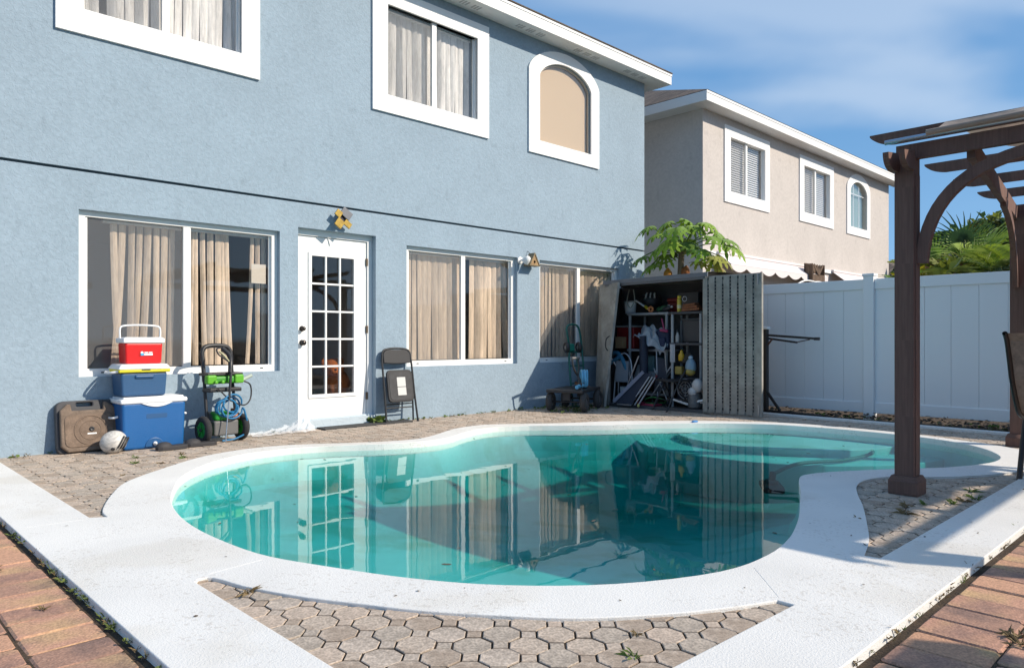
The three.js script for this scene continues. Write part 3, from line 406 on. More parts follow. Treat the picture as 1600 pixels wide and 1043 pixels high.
  const cg = new THREE.BufferGeometry(); cg.setAttribute('position', new THREE.Float32BufferAttribute(q, 3)); part('canopy', muv(cg), mCloth, g);
  part('canopy_hem', tube([[-0.085, 2.325, 0.14], [-0.085, 2.335, 1], [-0.085, 2.33, 2], [-0.085, 2.335, Z1]], 0.02, 40, 6), mCloth, g);
}
// ------------------------------------------------------------------ things against the blue wall
const G0 = -0.013;
const rshape = (w, h, r) => { const s = new THREE.Shape(), x = -w / 2, y = -h / 2; s.moveTo(x + r, y); s.lineTo(x + w - r, y); s.quadraticCurveTo(x + w, y, x + w, y + r); s.lineTo(x + w, y + h - r); s.quadraticCurveTo(x + w, y + h, x + w - r, y + h); s.lineTo(x + r, y + h); s.quadraticCurveTo(x, y + h, x, y + h - r); s.lineTo(x, y + r); s.quadraticCurveTo(x, y, x + r, y); return s; };
const slab = (sh, d, b = 0.006, seg = 2) => { const g = new THREE.ExtrudeGeometry(sh, { depth: d - 2 * b, bevelEnabled: true, bevelSize: b, bevelThickness: b, bevelOffset: -b, bevelSegments: seg, curveSegments: 8 }); g.translate(0, 0, b); return muv(g); };
const hole = (s, w, h, x, y, r = 0.01) => { const q = rshape(w, h, r).getPoints(6).map((p) => new THREE.Vector2(p.x + x, p.y + y)).reverse(); s.holes.push(new THREE.Path(q)); return s; };
{ // weathered moulded case, leaning on the wall
  const c = thing('carrying_case', 'weathered brown hard plastic carrying case leaning on the wall left of the coolers', 'carrying case', [1.855, G0, 0.17]);
  c.rotation.x = -0.16;
  const mShell = M(lin(0.21, 0.155, 0.115), 0.85, { map: rep(tWear, 0.5), bumpMap: rep(tGrain, 0.2), bumpScale: 0.002 }), mRim = M(lin(0.045, 0.045, 0.05), 0.6), mFace = M(lin(0.23, 0.165, 0.12), 0.9, { map: rep(tWear, 0.37), bumpMap: rep(tGrain, 0.2), bumpScale: 0.002 });
  part('rim', shift(slab(hole(rshape(0.5, 0.475, 0.07), 0.13, 0.034, -0.02, 0.2, 0.012), 0.07, 0.012), 0, 0.2375, -0.09), mRim, c);
  const s = new THREE.Shape(); [[-0.225, -0.17], [-0.17, -0.225], [0.17, -0.225], [0.235, -0.17], [0.235, 0.15], [0.15, 0.215], [0.13, 0.215], [0.12, 0.145], [-0.13, 0.145], [-0.14, 0.205], [-0.17, 0.205], [-0.225, 0.15]].forEach((p, i) => i ? s.lineTo(...p) : s.moveTo(...p));
  part('shell', shift(slab(s, 0.05, 0.016, 3), 0, 0.238, -0.025), mShell, c);
  part('panel', [shift(slab(rshape(0.39, 0.29, 0.06), 0.012, 0.005), 0.0, 0.2, 0.02), shift(norm(new THREE.TorusGeometry(0.13, 0.007, 6, 40)), 0.01, 0.2, 0.031), shift(norm(new THREE.TorusGeometry(0.085, 0.005, 6, 36)), 0.01, 0.2, 0.031)], mFace, c);
  part('dial', [shift(lathe([[0, 0], [0.021, 0], [0.021, 0.008], [0.012, 0.008], [0.01, 0.003], [0, 0.003]], 20), 0.02, 0.21, 0.031, 0, Math.PI / 2)], mBlack, c);
  part('sticker', shift(slab(rshape(0.075, 0.013, 0.003), 0.002, 0.0005), 0.02, 0.168, 0.0315), mWhite, c);
}
{ // white sports helmet
  const h = thing('helmet', 'dirty white round helmet with black vent bars in front of the brown case', 'helmet', [2.0, 0.085, 0.36], -0.2);
  const mh = M(lin(0.66, 0.63, 0.58), 0.4, { map: rep(tWear, 0.5) });
  const sh = new THREE.SphereGeometry(0.1, 32, 20, 0, Math.PI * 2, 0, Math.PI * 0.72); sh.scale(1.12, 1, 1.05); sh.rotateX(0.5); sh.rotateZ(0.35); part('shell', norm(sh), mh, h);
  const li = new THREE.SphereGeometry(0.094, 28, 16, 0, Math.PI * 2, 0, Math.PI * 0.72); li.scale(1.12, 1, 1.05); li.rotateX(0.5); li.rotateZ(0.35); const mLi = M(lin(0.03, 0.03, 0.03), 0.9, { side: THREE.DoubleSide }); part('lining', norm(li), mLi, h);
  for (const k of [-1, 0, 1]) { const p = []; for (let i = 0; i <= 8; i++) { const a = -0.75 + i * 0.12, b = 0.35 + i * 0.0; const u = 0.062 + k * 0.019, v = -0.055 + i * 0.0115; const x = u + v * 0.55 + 0.012, y = v + 0.005 - k * 0.008; const r = 1.04, zz = Math.sqrt(Math.max(0.0004, 0.0108 - (x / 1.12) ** 2 - y * y)); p.push([x * r, y * r, zz * 1.02]); } part('vent_bar', tube(p, 0.0085, 16, 6), mBlack, h); }
  part('ear_vent', shift(norm(new THREE.TorusGeometry(0.011, 0.006, 8, 18)), -0.012, -0.052, 0.093, 0, 0.5), mBlack, h);
}
// coolers
const mBlueC = M(lin(0.008, 0.10, 0.30), 0.42, { bumpMap: rep(tGrain, 0.3, 0.04), bumpScale: 0.0012 }), mBlueM = M(lin(0.028, 0.09, 0.20), 0.42, { bumpMap: rep(tGrain, 0.3, 0.04), bumpScale: 0.0012 }), mLid = M(lin(0.76, 0.77, 0.78), 0.4), mYel = M(lin(0.62, 0.56, 0.02), 0.45), mRed = M(lin(0.62, 0.012, 0.012), 0.38);
function taper(w, h, d, k, r) { const g = new RoundedBoxGeometry(w, h, d, 4, r), p = g.attributes.position; for (let i = 0; i < p.count; i++) { const t = 1 - k * (0.5 - p.getY(i) / h); p.setX(i, p.getX(i) * t); p.setZ(i, p.getZ(i) * t); } g.translate(0, h / 2, 0); g.computeVertexNormals(); return muv(g); }
{ const c = thing('cooler', 'large blue cooler with white lid at the bottom of the stack', 'cooler', [2.355, G0, 0.165], 0.03);
  part('body', taper(0.575, 0.44, 0.33, 0.05, 0.03), mBlueC, c);
  part('lid', [rbox(-0.3, 0.3, 0.425, 0.47, -0.17, 0.178, 0.018, 3), rbox(-0.27, 0.27, 0.462, 0.487, -0.15, 0.155, 0.011, 3)], mLid, c);
  part('lid_lip', shift(slab((() => { const s = new THREE.Shape(); s.moveTo(-0.14, 0); s.quadraticCurveTo(-0.07, -0.035, 0, -0.037); s.quadraticCurveTo(0.07, -0.035, 0.14, 0); return s; })(), 0.012, 0.003), 0.02, 0.427, 0.164), mLid, c);
  part('recess', shift(slab(rshape(0.19, 0.046, 0.014), 0.006, 0.0015), 0.02, 0.305, 0.157), M(lin(0.012, 0.075, 0.2), 0.5), c);
  part('drain_boss', [shift(slab((() => { const s = new THREE.Shape(); s.moveTo(-0.085, 0); s.absarc(0, 0, 0.085, Math.PI, 0, true); s.lineTo(-0.085, 0); return s; })(), 0.02, 0.006), 0.0, 0.02, 0.147)], M(lin(0.013, 0.085, 0.23), 0.45), c);
  part('drain_plug', [shift(lathe([[0, 0], [0.018, 0], [0.018, 0.012], [0.006, 0.014], [0.006, 0.03], [0, 0.031]], 14), 0.0, 0.05, 0.17, 0, Math.PI / 2)], mLid, c);
  for (const s of [-1, 1]) part('side_handle', [tube([[s * 0.288, 0.31, -0.07], [s * 0.325, 0.3, -0.06], [s * 0.325, 0.3, 0.06], [s * 0.288, 0.31, 0.07]], 0.011, 20, 8)], mLid, c); }
{ const c = thing('cooler', 'medium blue cooler with white lid and yellow band, middle of the stack', 'cooler', [2.275, 0.478, 0.17], 0.0);
  part('body', taper(0.41, 0.225, 0.29, 0.07, 0.025), mBlueM, c);
  part('band', rbox(-0.225, 0.225, 0.222, 0.256, -0.155, 0.165, 0.012, 3), mYel, c);
  part('lid', taper(0.4, 0.048, 0.3, -0.16, 0.014).translate(0, 0.252, 0.003), mLid, c);
  part('latch', box(-0.03, 0.045, 0.243, 0.25, 0.16, 0.168), mBlack, c);
  part('grip', [rbox(-0.085, 0.085, 0.165, 0.2, 0.13, 0.158, 0.014, 3)], M(lin(0.02, 0.075, 0.18), 0.35), c);
  part('bail_handle', [tube([[-0.215, 0.235, -0.12], [-0.262, 0.225, -0.1], [-0.268, 0.225, 0.1], [-0.215, 0.235, 0.13]], 0.011, 20, 8)], mLid, c); }
{ const c = thing('cooler', 'small red cooler with white lid and raised handle on top of the stack', 'cooler', [2.285, 0.776, 0.165], 0.0);
  part('body', taper(0.335, 0.2, 0.215, 0.06, 0.022), mRed, c);
  part('lid', [rbox(-0.182, 0.182, 0.195, 0.243, -0.118, 0.12, 0.012, 3), rbox(-0.165, 0.165, 0.238, 0.25, -0.1, 0.105, 0.005)], mLid, c);
  part('handle', tube([[-0.176, 0.215, 0.0], [-0.177, 0.33, 0.0], [-0.165, 0.35, 0.0], [0.165, 0.35, 0.0], [0.176, 0.33, 0.0], [0.176, 0.215, 0.0]], 0.0085, 40, 8), mLid, c);
  const cv = document.createElement('canvas'); cv.width = 256; cv.height = 96; const x = cv.getContext('2d'); x.fillStyle = '#d31a14'; x.fillRect(0, 0, 256, 96); x.fillStyle = '#f4f4f4'; x.beginPath(); x.arc(48, 34, 24, 0, 7); x.fill(); x.fillStyle = '#38a5cf'; x.fillRect(22, 46, 60, 44); x.fillStyle = '#10222c'; x.fillRect(14, 40, 12, 50); x.fillStyle = '#f4f4f4'; x.fillRect(90, 22, 66, 18); x.fillRect(170, 22, 64, 18); x.fillRect(88, 50, 152, 36); x.fillStyle = '#9fc3d8'; for (let i = 0; i < 6; i++) x.fillRect(98 + i * 23, 58, 12, 20);
  const t = new THREE.CanvasTexture(cv); t.colorSpace = THREE.SRGBColorSpace; const lg = new THREE.PlaneGeometry(0.125, 0.047); const lm = new THREE.Mesh(lg, M(0xffffff, 0.4, { map: t })); lm.name = 'printed_badge'; lm.position.set(0.02, 0.1, 0.1085); lm.rotation.x = -0.03; lm.receiveShadow = lm.castShadow = true; c.add(lm); }
{ // rubber clogs
  const mk = (label, pos, turn) => { const s = thing('sandal', label, 'sandal', pos, turn, undefined), m = M(lin(0.035, 0.033, 0.035), 0.7);
    const so = new THREE.Shape(); so.moveTo(-0.13, -0.03); so.quadraticCurveTo(-0.15, 0.03, -0.1, 0.045); so.quadraticCurveTo(0, 0.035, 0.08, 0.052); so.quadraticCurveTo(0.15, 0.045, 0.145, 0); so.quadraticCurveTo(0.14, -0.055, 0.06, -0.052); so.quadraticCurveTo(-0.03, -0.05, -0.1, -0.045); so.lineTo(-0.13, -0.03);
    const g = new THREE.ExtrudeGeometry(so, { depth: 0.026, bevelEnabled: true, bevelSize: 0.006, bevelThickness: 0.006, bevelSegments: 2 }); g.rotateX(-Math.PI / 2); g.translate(0, 0.006, 0); part('sole', muv(g), m, s);
    const u = new THREE.SphereGeometry(0.062, 20, 12, 0, Math.PI * 2, 0, Math.PI / 2); u.scale(1.25, 0.8, 0.86); u.translate(-0.07, 0.028, 0); part('strap', norm(u), m, s); return s; };
  mk('black rubber sandal in front of the large blue cooler', [2.45, G0, 0.5], 0.1); mk('black rubber sandal beside the green wheel of the pressure washer', [2.73, G0, 0.46], -0.08);
}
{ // pressure washer
  const w = thing('pressure_washer', 'black and green wheeled pressure washer with coiled blue hose beside the cooler stack', 'pressure washer', [3.0, G0, 0.3], 0.12);
  const mG = M(lin(0.012, 0.22, 0.02), 0.4), mLime = M(lin(0.10, 0.36, 0.02), 0.4), mT = M(lin(0.03, 0.03, 0.032), 0.85, { bumpMap: rep(tGrain, 0.06), bumpScale: 0.004 }), mGry = M(lin(0.12, 0.12, 0.118), 0.55), mHose = M(lin(0.012, 0.15, 0.32), 0.45), mSteel = M(lin(0.55, 0.55, 0.55), 0.25, { metalness: 0.9 });
  for (const s of [-1, 1]) { const wh = part('wheel', (() => { const t = new THREE.TorusGeometry(0.1, 0.036, 12, 30); t.scale(1, 1, 0.9); t.rotateY(Math.PI / 2); t.translate(s * 0.2, 0.136, 0.02); return norm(t); })(), mT, w);
    part('rim', [(() => { const c = new THREE.CylinderGeometry(0.084, 0.092, 0.045, 28); c.rotateZ(Math.PI / 2); c.translate(s * 0.2, 0.136, 0.02); return norm(c); })(), ...[0, 1, 2, 3, 4].map((k) => plank([s * 0.2 - 0.026, 0.136, 0.02], [s * 0.2 - 0.026, 0.136 + 0.078 * Math.cos(k * 1.257), 0.02 + 0.078 * Math.sin(k * 1.257)], 0.012, 0.008))], mG, wh);
    part('hub', shift(lathe([[0, 0], [0.02, 0], [0.016, 0.012], [0, 0.014]], 14), s * 0.2 - 0.024, 0.136, 0.02, 0, 0, Math.PI / 2), mBlack, wh);
    part('post', [bar([s * 0.155, 0.1, 0.02], [s * 0.15, 0.62, -0.06], 0.016), bar([s * 0.15, 0.6, -0.058], [s * 0.15, 0.83, -0.09], 0.02)], mBlack, w); }
  part('handle', tube([[-0.15, 0.8, -0.088], [-0.148, 0.9, -0.1], [-0.11, 0.945, -0.105], [0.11, 0.945, -0.105], [0.148, 0.9, -0.1], [0.15, 0.8, -0.088]], 0.023, 44, 10), mBlack, w);
  part('axle', bar([-0.2, 0.136, 0.02], [0.2, 0.136, 0.02], 0.01), mBlack, w);
  part('engine_base', [rbox(-0.13, 0.13, 0.07, 0.22, -0.09, 0.1, 0.02, 3), rbox(-0.12, 0.1, 0.2, 0.3, -0.09, 0.06, 0.02, 3)], mGry, w);
  part('pump_cover', [rbox(-0.12, 0.05, 0.22, 0.31, -0.02, 0.1, 0.025, 3)], mG, w); part('copper_pump', [shift(new THREE.CylinderGeometry(0.035, 0.035, 0.14, 14), 0.07, 0.25, 0.07, 0, 0, Math.PI / 2), shift(new THREE.CylinderGeometry(0.02, 0.026, 0.06, 10), 0.08, 0.3, 0.07)], M(lin(0.23, 0.10, 0.055), 0.5, { metalness: 0.4 }), w);
  part('tank', [taper(0.3, 0.085, 0.15, -0.12, 0.03).translate(0.01, 0.58, 0.0)], M(lin(0.035, 0.24, 0.015), 0.35), w);
  part('tool_tray', [rbox(-0.19, 0.19, 0.66, 0.69, -0.1, 0.08, 0.012, 2), rbox(-0.17, 0.17, 0.5, 0.54, -0.07, 0.09, 0.012, 2)], mBlack, w);
  for (const x of [-0.15, 0.14]) part('bracket', [rbox(x - 0.05, x + 0.05, 0.58, 0.67, 0.03, 0.1, 0.018, 2)], mLime, w);
  for (const x of [-0.12, -0.05, 0.02]) part('nozzle_knob', [shift(lathe([[0, 0], [0.018, 0], [0.018, 0.02], [0.01, 0.025], [0, 0.025]], 12), x, 0.6, 0.1, 0, Math.PI / 2)], mLime, w);
  part('spray_gun', [tube([[0.03, 0.69, 0.11], [0.045, 0.78, 0.09], [0.06, 0.86, 0.04], [0.02, 0.93, -0.02]], 0.024, 20, 8), tube([[0.05, 0.78, 0.09], [-0.03, 0.83, 0.11], [-0.085, 0.87, 0.1], [-0.08, 0.92, 0.05], [0.01, 0.94, -0.02]], 0.008, 30, 6)], mBlack, w);
  part('trigger_guard', tube([[0.02, 0.8, 0.1], [-0.03, 0.87, 0.08], [-0.06, 0.9, 0.06]], 0.011, 12, 6), M(lin(0.36, 0.34, 0.2), 0.5), w);
  part('lance', [bar([0.035, 0.69, 0.115], [-0.005, 0.42, 0.15], 0.014, 0.011)], mBlack, w); part('lance_tip', [bar([-0.005, 0.43, 0.149], [-0.07, 0.02, 0.2], 0.0065)], mSteel, w);
  part('drain_tube', [bar([0.17, 0.6, 0.05], [0.29, 0.655, 0.07], 0.021, 0.018)], M(lin(0.42, 0.48, 0.40), 0.4), w);
  const hp = []; for (let i = 0; i <= 70; i++) { const a = i / 70 * Math.PI * 2 * 5, r = 0.088 + 0.03 * Math.sin(i * 0.37 + 1); hp.push([0.02 + 0.02 * Math.sin(i * 0.09) + r * 1.15 * Math.cos(a), 0.35 + 0.02 * Math.cos(i * 0.13) + r * Math.sin(a) * 0.95, 0.115 + 0.025 * Math.sin(i * 0.31)]); } for (const q of [[0.16, 0.33, 0.13], [0.2, 0.2, 0.13], [0.22, 0.1, 0.12], [0.1, 0.03, 0.1], [-0.05, 0.02, 0.1]]) hp.push(q);
  part('blue_hose', tube(hp, 0.0095, 420, 6), mHose, w);
  part('black_hose', tube([[0.2, 0.6, 0.06], [0.27, 0.56, 0.07], [0.27, 0.42, 0.08], [0.18, 0.36, 0.12], [0.02, 0.42, 0.13], [-0.1, 0.54, 0.11]], 0.0075, 60, 6), mBlack, w);
}
{ // loose plastic sheet
  const q = [], nx = 40, nz = 10, P = (i, j) => { const u = i / nx, v = j / nz, lift = 0.14 * Math.pow(u, 3) * (1 - 0.8 * v) + 0.025 * Math.abs(Math.sin(u * 17 + v * 5)) + 0.016 * Math.abs(Math.sin(v * 9 + u * 31)); return [3.32 + u * 0.72 + 0.02 * Math.sin(v * 7), 0.0 - 0.008 + lift * (v > 0.95 ? 0.3 : 1), 0.07 + v * 0.2 + 0.03 * Math.sin(u * 9)]; };
  for (let i = 0; i < nx; i++) for (let j = 0; j < nz; j++) for (const p of [P(i, j), P(i, j + 1), P(i + 1, j), P(i + 1, j), P(i, j + 1), P(i + 1, j + 1)]) q.push(...p);
  const g = new THREE.BufferGeometry(); g.setAttribute('position', new THREE.Float32BufferAttribute(q, 3));
  single('plastic_sheet', 'crumpled clear plastic sheet on the ground left of the door step', 'plastic sheet', muv(g), new THREE.MeshPhysicalMaterial({ color: lin(0.86, 0.87, 0.88), roughness: 0.22, transparent: true, opacity: 0.4, side: THREE.DoubleSide }));
}
single('door_mat', 'worn black rubber mat lying below the white door', 'door mat', rbox(4.2, 5.42, -0.02, 0.006, 0.03, 0.22, 0.006), M(lin(0.05, 0.05, 0.05), 0.9, { bumpMap: rep(tGrain, 0.1), bumpScale: 0.004 }));
// folding chairs
const mChair = M(lin(0.014, 0.015, 0.017), 0.5), mPad = M(lin(0.02, 0.02, 0.022), 0.62), mTape = M(lin(0.55, 0.55, 0.53), 0.6);
{ const c = thing('folding_chair', 'black folding chair folded flat and leaning between the door and the window', 'folding chair', [5.275, G0, 0.2]); c.rotation.x = -0.16;
  const sh = new THREE.Shape(); sh.moveTo(-0.2, -0.075); sh.quadraticCurveTo(0, -0.1, 0.2, -0.075); sh.lineTo(0.2, 0.02); sh.quadraticCurveTo(0.19, 0.085, 0.11, 0.09); sh.lineTo(-0.11, 0.09); sh.quadraticCurveTo(-0.19, 0.085, -0.2, 0.02); sh.lineTo(-0.2, -0.075);
  part('backrest', shift(slab(sh, 0.03, 0.01, 3), 0, 0.815, -0.015), mPad, c);
  part('frame', tube([[-0.235, 0, 0.0], [-0.222, 0.35, 0], [-0.212, 0.8, 0], [-0.19, 0.89, 0], [-0.12, 0.915, 0], [0.12, 0.915, 0], [0.19, 0.89, 0], [0.212, 0.8, 0], [0.222, 0.35, 0], [0.235, 0, 0.0]], 0.0125, 70, 8), mChair, c);
  for (const s of [-1, 1]) part('rear_leg', tube([[s * 0.205, 0.62, -0.025], [s * 0.207, 0.3, -0.03], [s * 0.2, 0.02, -0.05]], 0.0105, 20, 8), mChair, c);
  part('seat', [shift(slab(rshape(0.385, 0.4, 0.07), 0.03, 0.012, 3), 0, 0.45, 0.005)], mPad, c);
  part('seat_underside', shift(slab(rshape(0.33, 0.345, 0.06), 0.008, 0.003, 2), 0, 0.45, 0.031), M(lin(0.055, 0.055, 0.058), 0.7, { map: rep(tWear, 0.4) }), c, 'scuffed grey underside of the seat');
  part('paper_label', [shift(slab(rshape(0.125, 0.115, 0.003), 0.002, 0.0005), 0.01, 0.5, 0.0385), shift(slab(rshape(0.125, 0.1, 0.003), 0.002, 0.0005), 0.01, 0.385, 0.0385)], mTape, c);
  for (const y of [0.235, 0.19]) part('stretcher', bar([-0.2, y, -0.035], [0.2, y, -0.035], 0.008), mChair, c);
  for (const s of [-1, 1]) part('foot_cap', bar([s * 0.236, -0.002, 0], [s * 0.2345, 0.04, 0], 0.0155), mBlack, c); }
// wall pieces
{ const s = thing('wall_ornament', 'metal wall ornament of gold and grey rectangles above the door', 'wall ornament', [4.505, 2.41, 0.03]);
  const g1 = M(lin(0.55, 0.36, 0.08), 0.35, { metalness: 0.6, map: rep(tWear, 0.2) }), g2 = M(lin(0.16, 0.16, 0.17), 0.4, { metalness: 0.5 }), g3 = M(lin(0.04, 0.025, 0.03), 0.4);
  for (const [x, y, w, h, z, m] of [[-0.055, 0.06, 0.08, 0.08, 0.05, g1], [0.055, 0.07, 0.1, 0.14, 0.045, g2], [0.0, 0.0, 0.1, 0.09, 0.02, g3], [-0.05, -0.06, 0.1, 0.1, 0.06, g1], [0.075, -0.055, 0.07, 0.1, 0.04, g1]]) part('plate', shift(rbox(-w / 2, w / 2, -h / 2, h / 2, z, z + 0.018, 0.004), x * 0.95, y * 0.95, 0, 0, 0, -0.62 + 1.5708), m, s);
  part('stand_off', [bar([0, 0, -0.03], [0, 0, 0.045], 0.012), bar([-0.05, -0.06, 0.03], [0.05, 0.06, 0.03], 0.008), bar([-0.07, 0.06, 0.03], [0.07, -0.06, 0.03], 0.008)], g3, s); }
{ const l = thing('wall_lamp', 'small white wall lamp between two ground floor windows', 'wall lamp', [7.5, 2.16, 0.0]);
  part('back_plate', shift(lathe([[0, 0], [0.055, 0], [0.05, 0.02], [0, 0.025]], 20), 0, 0, 0.0, 0, Math.PI / 2), mVinyl, l); part('arm', tube([[0, 0, 0.02], [0, 0.01, 0.08], [0, -0.02, 0.12]], 0.014, 14, 8), mVinyl, l);
  part('head', shift(lathe([[0, 0.1], [0.035, 0.095], [0.05, 0.05], [0.056, 0], [0.05, 0], [0.044, 0.05], [0, 0.085]], 22), 0, -0.03, 0.11, 0, 0.9), mWhite, l); }
{ const b = thing('birdhouse', 'small triangular wooden birdhouse hanging beside the wall lamp', 'birdhouse', [7.66, 2.09, 0.05]);
  const m = M(lin(0.42, 0.28, 0.14), 0.85, { map: rep(tWood, 0.3) }), m2 = M(lin(0.30, 0.26, 0.17), 0.9, { map: rep(tWood, 0.3) });
  const tri = (r) => { const s = new THREE.Shape(); s.moveTo(-0.09 * r, 0); s.lineTo(0.09 * r, 0); s.lineTo(0, 0.155 * r); s.lineTo(-0.09 * r, 0); return s; };
  const f = tri(1); const c = new THREE.Path(); c.absarc(0.0, 0.05, 0.02, 0, Math.PI * 2, true); f.holes.push(c); part('front', shift(slab(f, 0.014, 0.003), 0, 0, 0.085), m, b); part('back', shift(slab(tri(1), 0.012, 0.003), 0, 0, -0.01), m, b); part('floor', box(-0.09, 0.09, -0.008, 0.004, -0.01, 0.1), m2, b);
  for (const s of [-1, 1]) part('roof_board', plank([s * 0.0, 0.178, 0.045], [s * 0.106, -0.008, 0.045], 0.125, 0.014), m2, b); part('dark_inside', shift(norm(new THREE.CircleGeometry(0.03, 16)), 0, 0.05, 0.06), mBlack, b); part('hanger', bar([0, 0.16, 0.03], [0, 0.22, -0.05], 0.004), mBlack, b); }
{ const t = single('paper_notice', 'pale paper taped inside the right pane of the window above the coolers', 'notice', rbox(3.5, 3.665, 1.62, 1.83, -0.122, -0.12, 0.0009, 1), M(lin(0.62, 0.55, 0.46), 0.8)); }
{ const t = thing('stuffed_toy', 'orange stuffed toy sitting inside behind the bottom panes of the door', 'stuffed toy', [4.72, 0.1, -0.42]), m = M(lin(0.46, 0.13, 0.025), 1, { bumpMap: rep(tGrain, 0.08), bumpScale: 0.01 });
  const bl = (x, y, z, a, b, c) => { const g = new THREE.SphereGeometry(1, 18, 14); g.scale(a, b, c); g.translate(x, y, z); return norm(g); };
  part('body', bl(0.03, 0.3, 0, 0.16, 0.24, 0.14), m, t); part('head', [bl(-0.05, 0.56, 0.03, 0.13, 0.12, 0.12), bl(-0.1, 0.53, 0.13, 0.06, 0.05, 0.05)], m, t); for (const s of [-1, 1]) { part('ear', bl(-0.05 + s * 0.11, 0.63, 0.0, 0.045, 0.055, 0.03), m, t); part('leg', bl(0.03 + s * 0.13, 0.1, 0.1, 0.075, 0.08, 0.13), m, t); } part('nose', bl(-0.11, 0.545, 0.178, 0.016, 0.012, 0.01), mBlack, t); }
// ------------------------------------------------------------------ cart and hand truck
{ const c = thing('platform_cart', 'low black garden cart with four rubber wheels parked under the window', 'cart', [8.06, G0, 0.56], 0.41);
  const mT = M(lin(0.05, 0.05, 0.05), 0.9, { bumpMap: rep(tGrain, 0.06), bumpScale: 0.004 }), mMetal = M(lin(0.025, 0.025, 0.027), 0.5);
  part('deck', [rbox(-0.46, 0.46, 0.27, 0.315, -0.27, 0.27, 0.01)], mMetal, c);
  for (const [x, z] of [[-0.34, -0.24], [-0.34, 0.26], [0.34, -0.24], [0.34, 0.26]]) { const t = new THREE.TorusGeometry(0.095, 0.045, 12, 28); t.translate(x, 0.14, z); const w = part('wheel', norm(t), mT, c); part('rim', [shift(lathe([[0, -0.02], [0.062, -0.025], [0.068, 0], [0.062, 0.025], [0, 0.02]], 22), x, 0.14, z, 0, Math.PI / 2)], M(lin(0.22, 0.22, 0.22), 0.45, { metalness: 0.5 }), w); }
  for (const x of [-0.34, 0.34]) part('axle', [bar([x, 0.14, -0.24], [x, 0.14, 0.26], 0.012), plank([x, 0.16, 0], [x, 0.27, 0], 0.05, 0.1)], mMetal, c);
  part('pull_handle', [bar([-0.28, 0.3, 0.2], [-0.2, 0.52, 0.12], 0.018), tube([[-0.2, 0.5, 0.12], [-0.29, 0.6, 0.09], [-0.32, 0.75, 0.07]], 0.014, 16, 8), tube([[-0.2, 0.5, 0.12], [-0.1, 0.6, 0.1], [-0.06, 0.75, 0.08]], 0.014, 16, 8)], mMetal, c); part('grip', bar([-0.34, 0.755, 0.07], [-0.04, 0.755, 0.08], 0.019), M(lin(0.16, 0.16, 0.16), 0.6), c); }
{ const h = thing('pool_hose', 'coiled light blue pool hose lying on the black cart', 'hose', [8.06, 0.31, 0.56], 0.41), p = []; for (let i = 0; i <= 40; i++) { const a = i / 40 * Math.PI * 2 * 2.2, r = 0.115; p.push([0.02 + r * Math.cos(a), 0.13 + r * Math.sin(a), 0.1 + i * 0.0022 - 0.35 * (r * Math.cos(a))]); }
  for (let i = 1; i < 9; i++) p.push([0.03 - i * 0.05, 0.035 + 0.012 * Math.sin(i * 2), 0.2 - i * 0.004]);
  part('coil', tube(p, 0.021, 200, 8), M(lin(0.13, 0.42, 0.62), 0.45), h); part('end_cuff', bar([-0.42, 0.03, 0.17], [-0.36, 0.03, 0.17], 0.027), M(lin(0.1, 0.36, 0.56), 0.5), h); }
single('dry_leaves', 'heap of dry brown leaves caught in the blue hose on the cart', 'leaves', (() => { const l = [], r = rng(5); for (let i = 0; i < 40; i++) { const g = new THREE.CircleGeometry(0.02 + r() * 0.02, 5); g.scale(1, 0.55, 1); l.push(shift(g, 7.92 + r() * 0.22, 0.32 + r() * 0.07, 0.66 + r() * 0.16, r() * 6, r() * 3, r() * 3)); } return l; })(), M(lin(0.20, 0.10, 0.05), 0.9, { side: THREE.DoubleSide })).userData.kind = 'stuff';
{ const h = thing('hand_truck', 'green tubular hand truck standing against the wall behind the cart', 'hand truck', [8.5, G0, 0.24], 0.0); h.rotation.x = -0.1; const m = M(lin(0.012, 0.115, 0.095), 0.4);
  part('frame', tube([[0.21, 0.02, 0], [0.21, 1.0, 0], [0.15, 1.2, 0.02], [0.08, 1.25, 0.03], [-0.08, 1.25, 0.03], [-0.14, 1.2, 0.03], [-0.12, 1.05, 0.02], [-0.07, 0.9, 0], [-0.1, 0.75, 0], [-0.1, 0.02, 0]], 0.016, 80, 8), m, h);
  for (const y of [0.35, 0.62, 0.83]) part('cross_bar', bar([-0.1, y, 0], [0.21, y, 0], 0.012), m, h); part('ladder_bar', bar([0.06, 0.05, 0.01], [0.06, 0.85, 0.01], 0.011), m, h);
  part('toe_plate', rbox(-0.16, 0.25, 0.0, 0.012, -0.02, 0.18, 0.003), m, h); part('hub_bracket', [rbox(-0.16, 0.0, 0.84, 0.96, -0.03, 0.05, 0.02)], M(lin(0.01, 0.17, 0.12), 0.4), h);
  for (const x of [-0.21, 0.07]) { const t = new THREE.TorusGeometry(0.055, 0.03, 10, 22); t.scale(1, 1, 1.1); t.rotateY(1.1); t.translate(x, 0.9, 0.06); const w = part('wheel', norm(t), mBlack, h); part('rim', shift(new THREE.CylinderGeometry(0.035, 0.035, 0.04, 14), x, 0.9, 0.06, 1.1, Math.PI / 2), M(lin(0.5, 0.5, 0.5), 0.4, { metalness: 0.6 }), w); } }

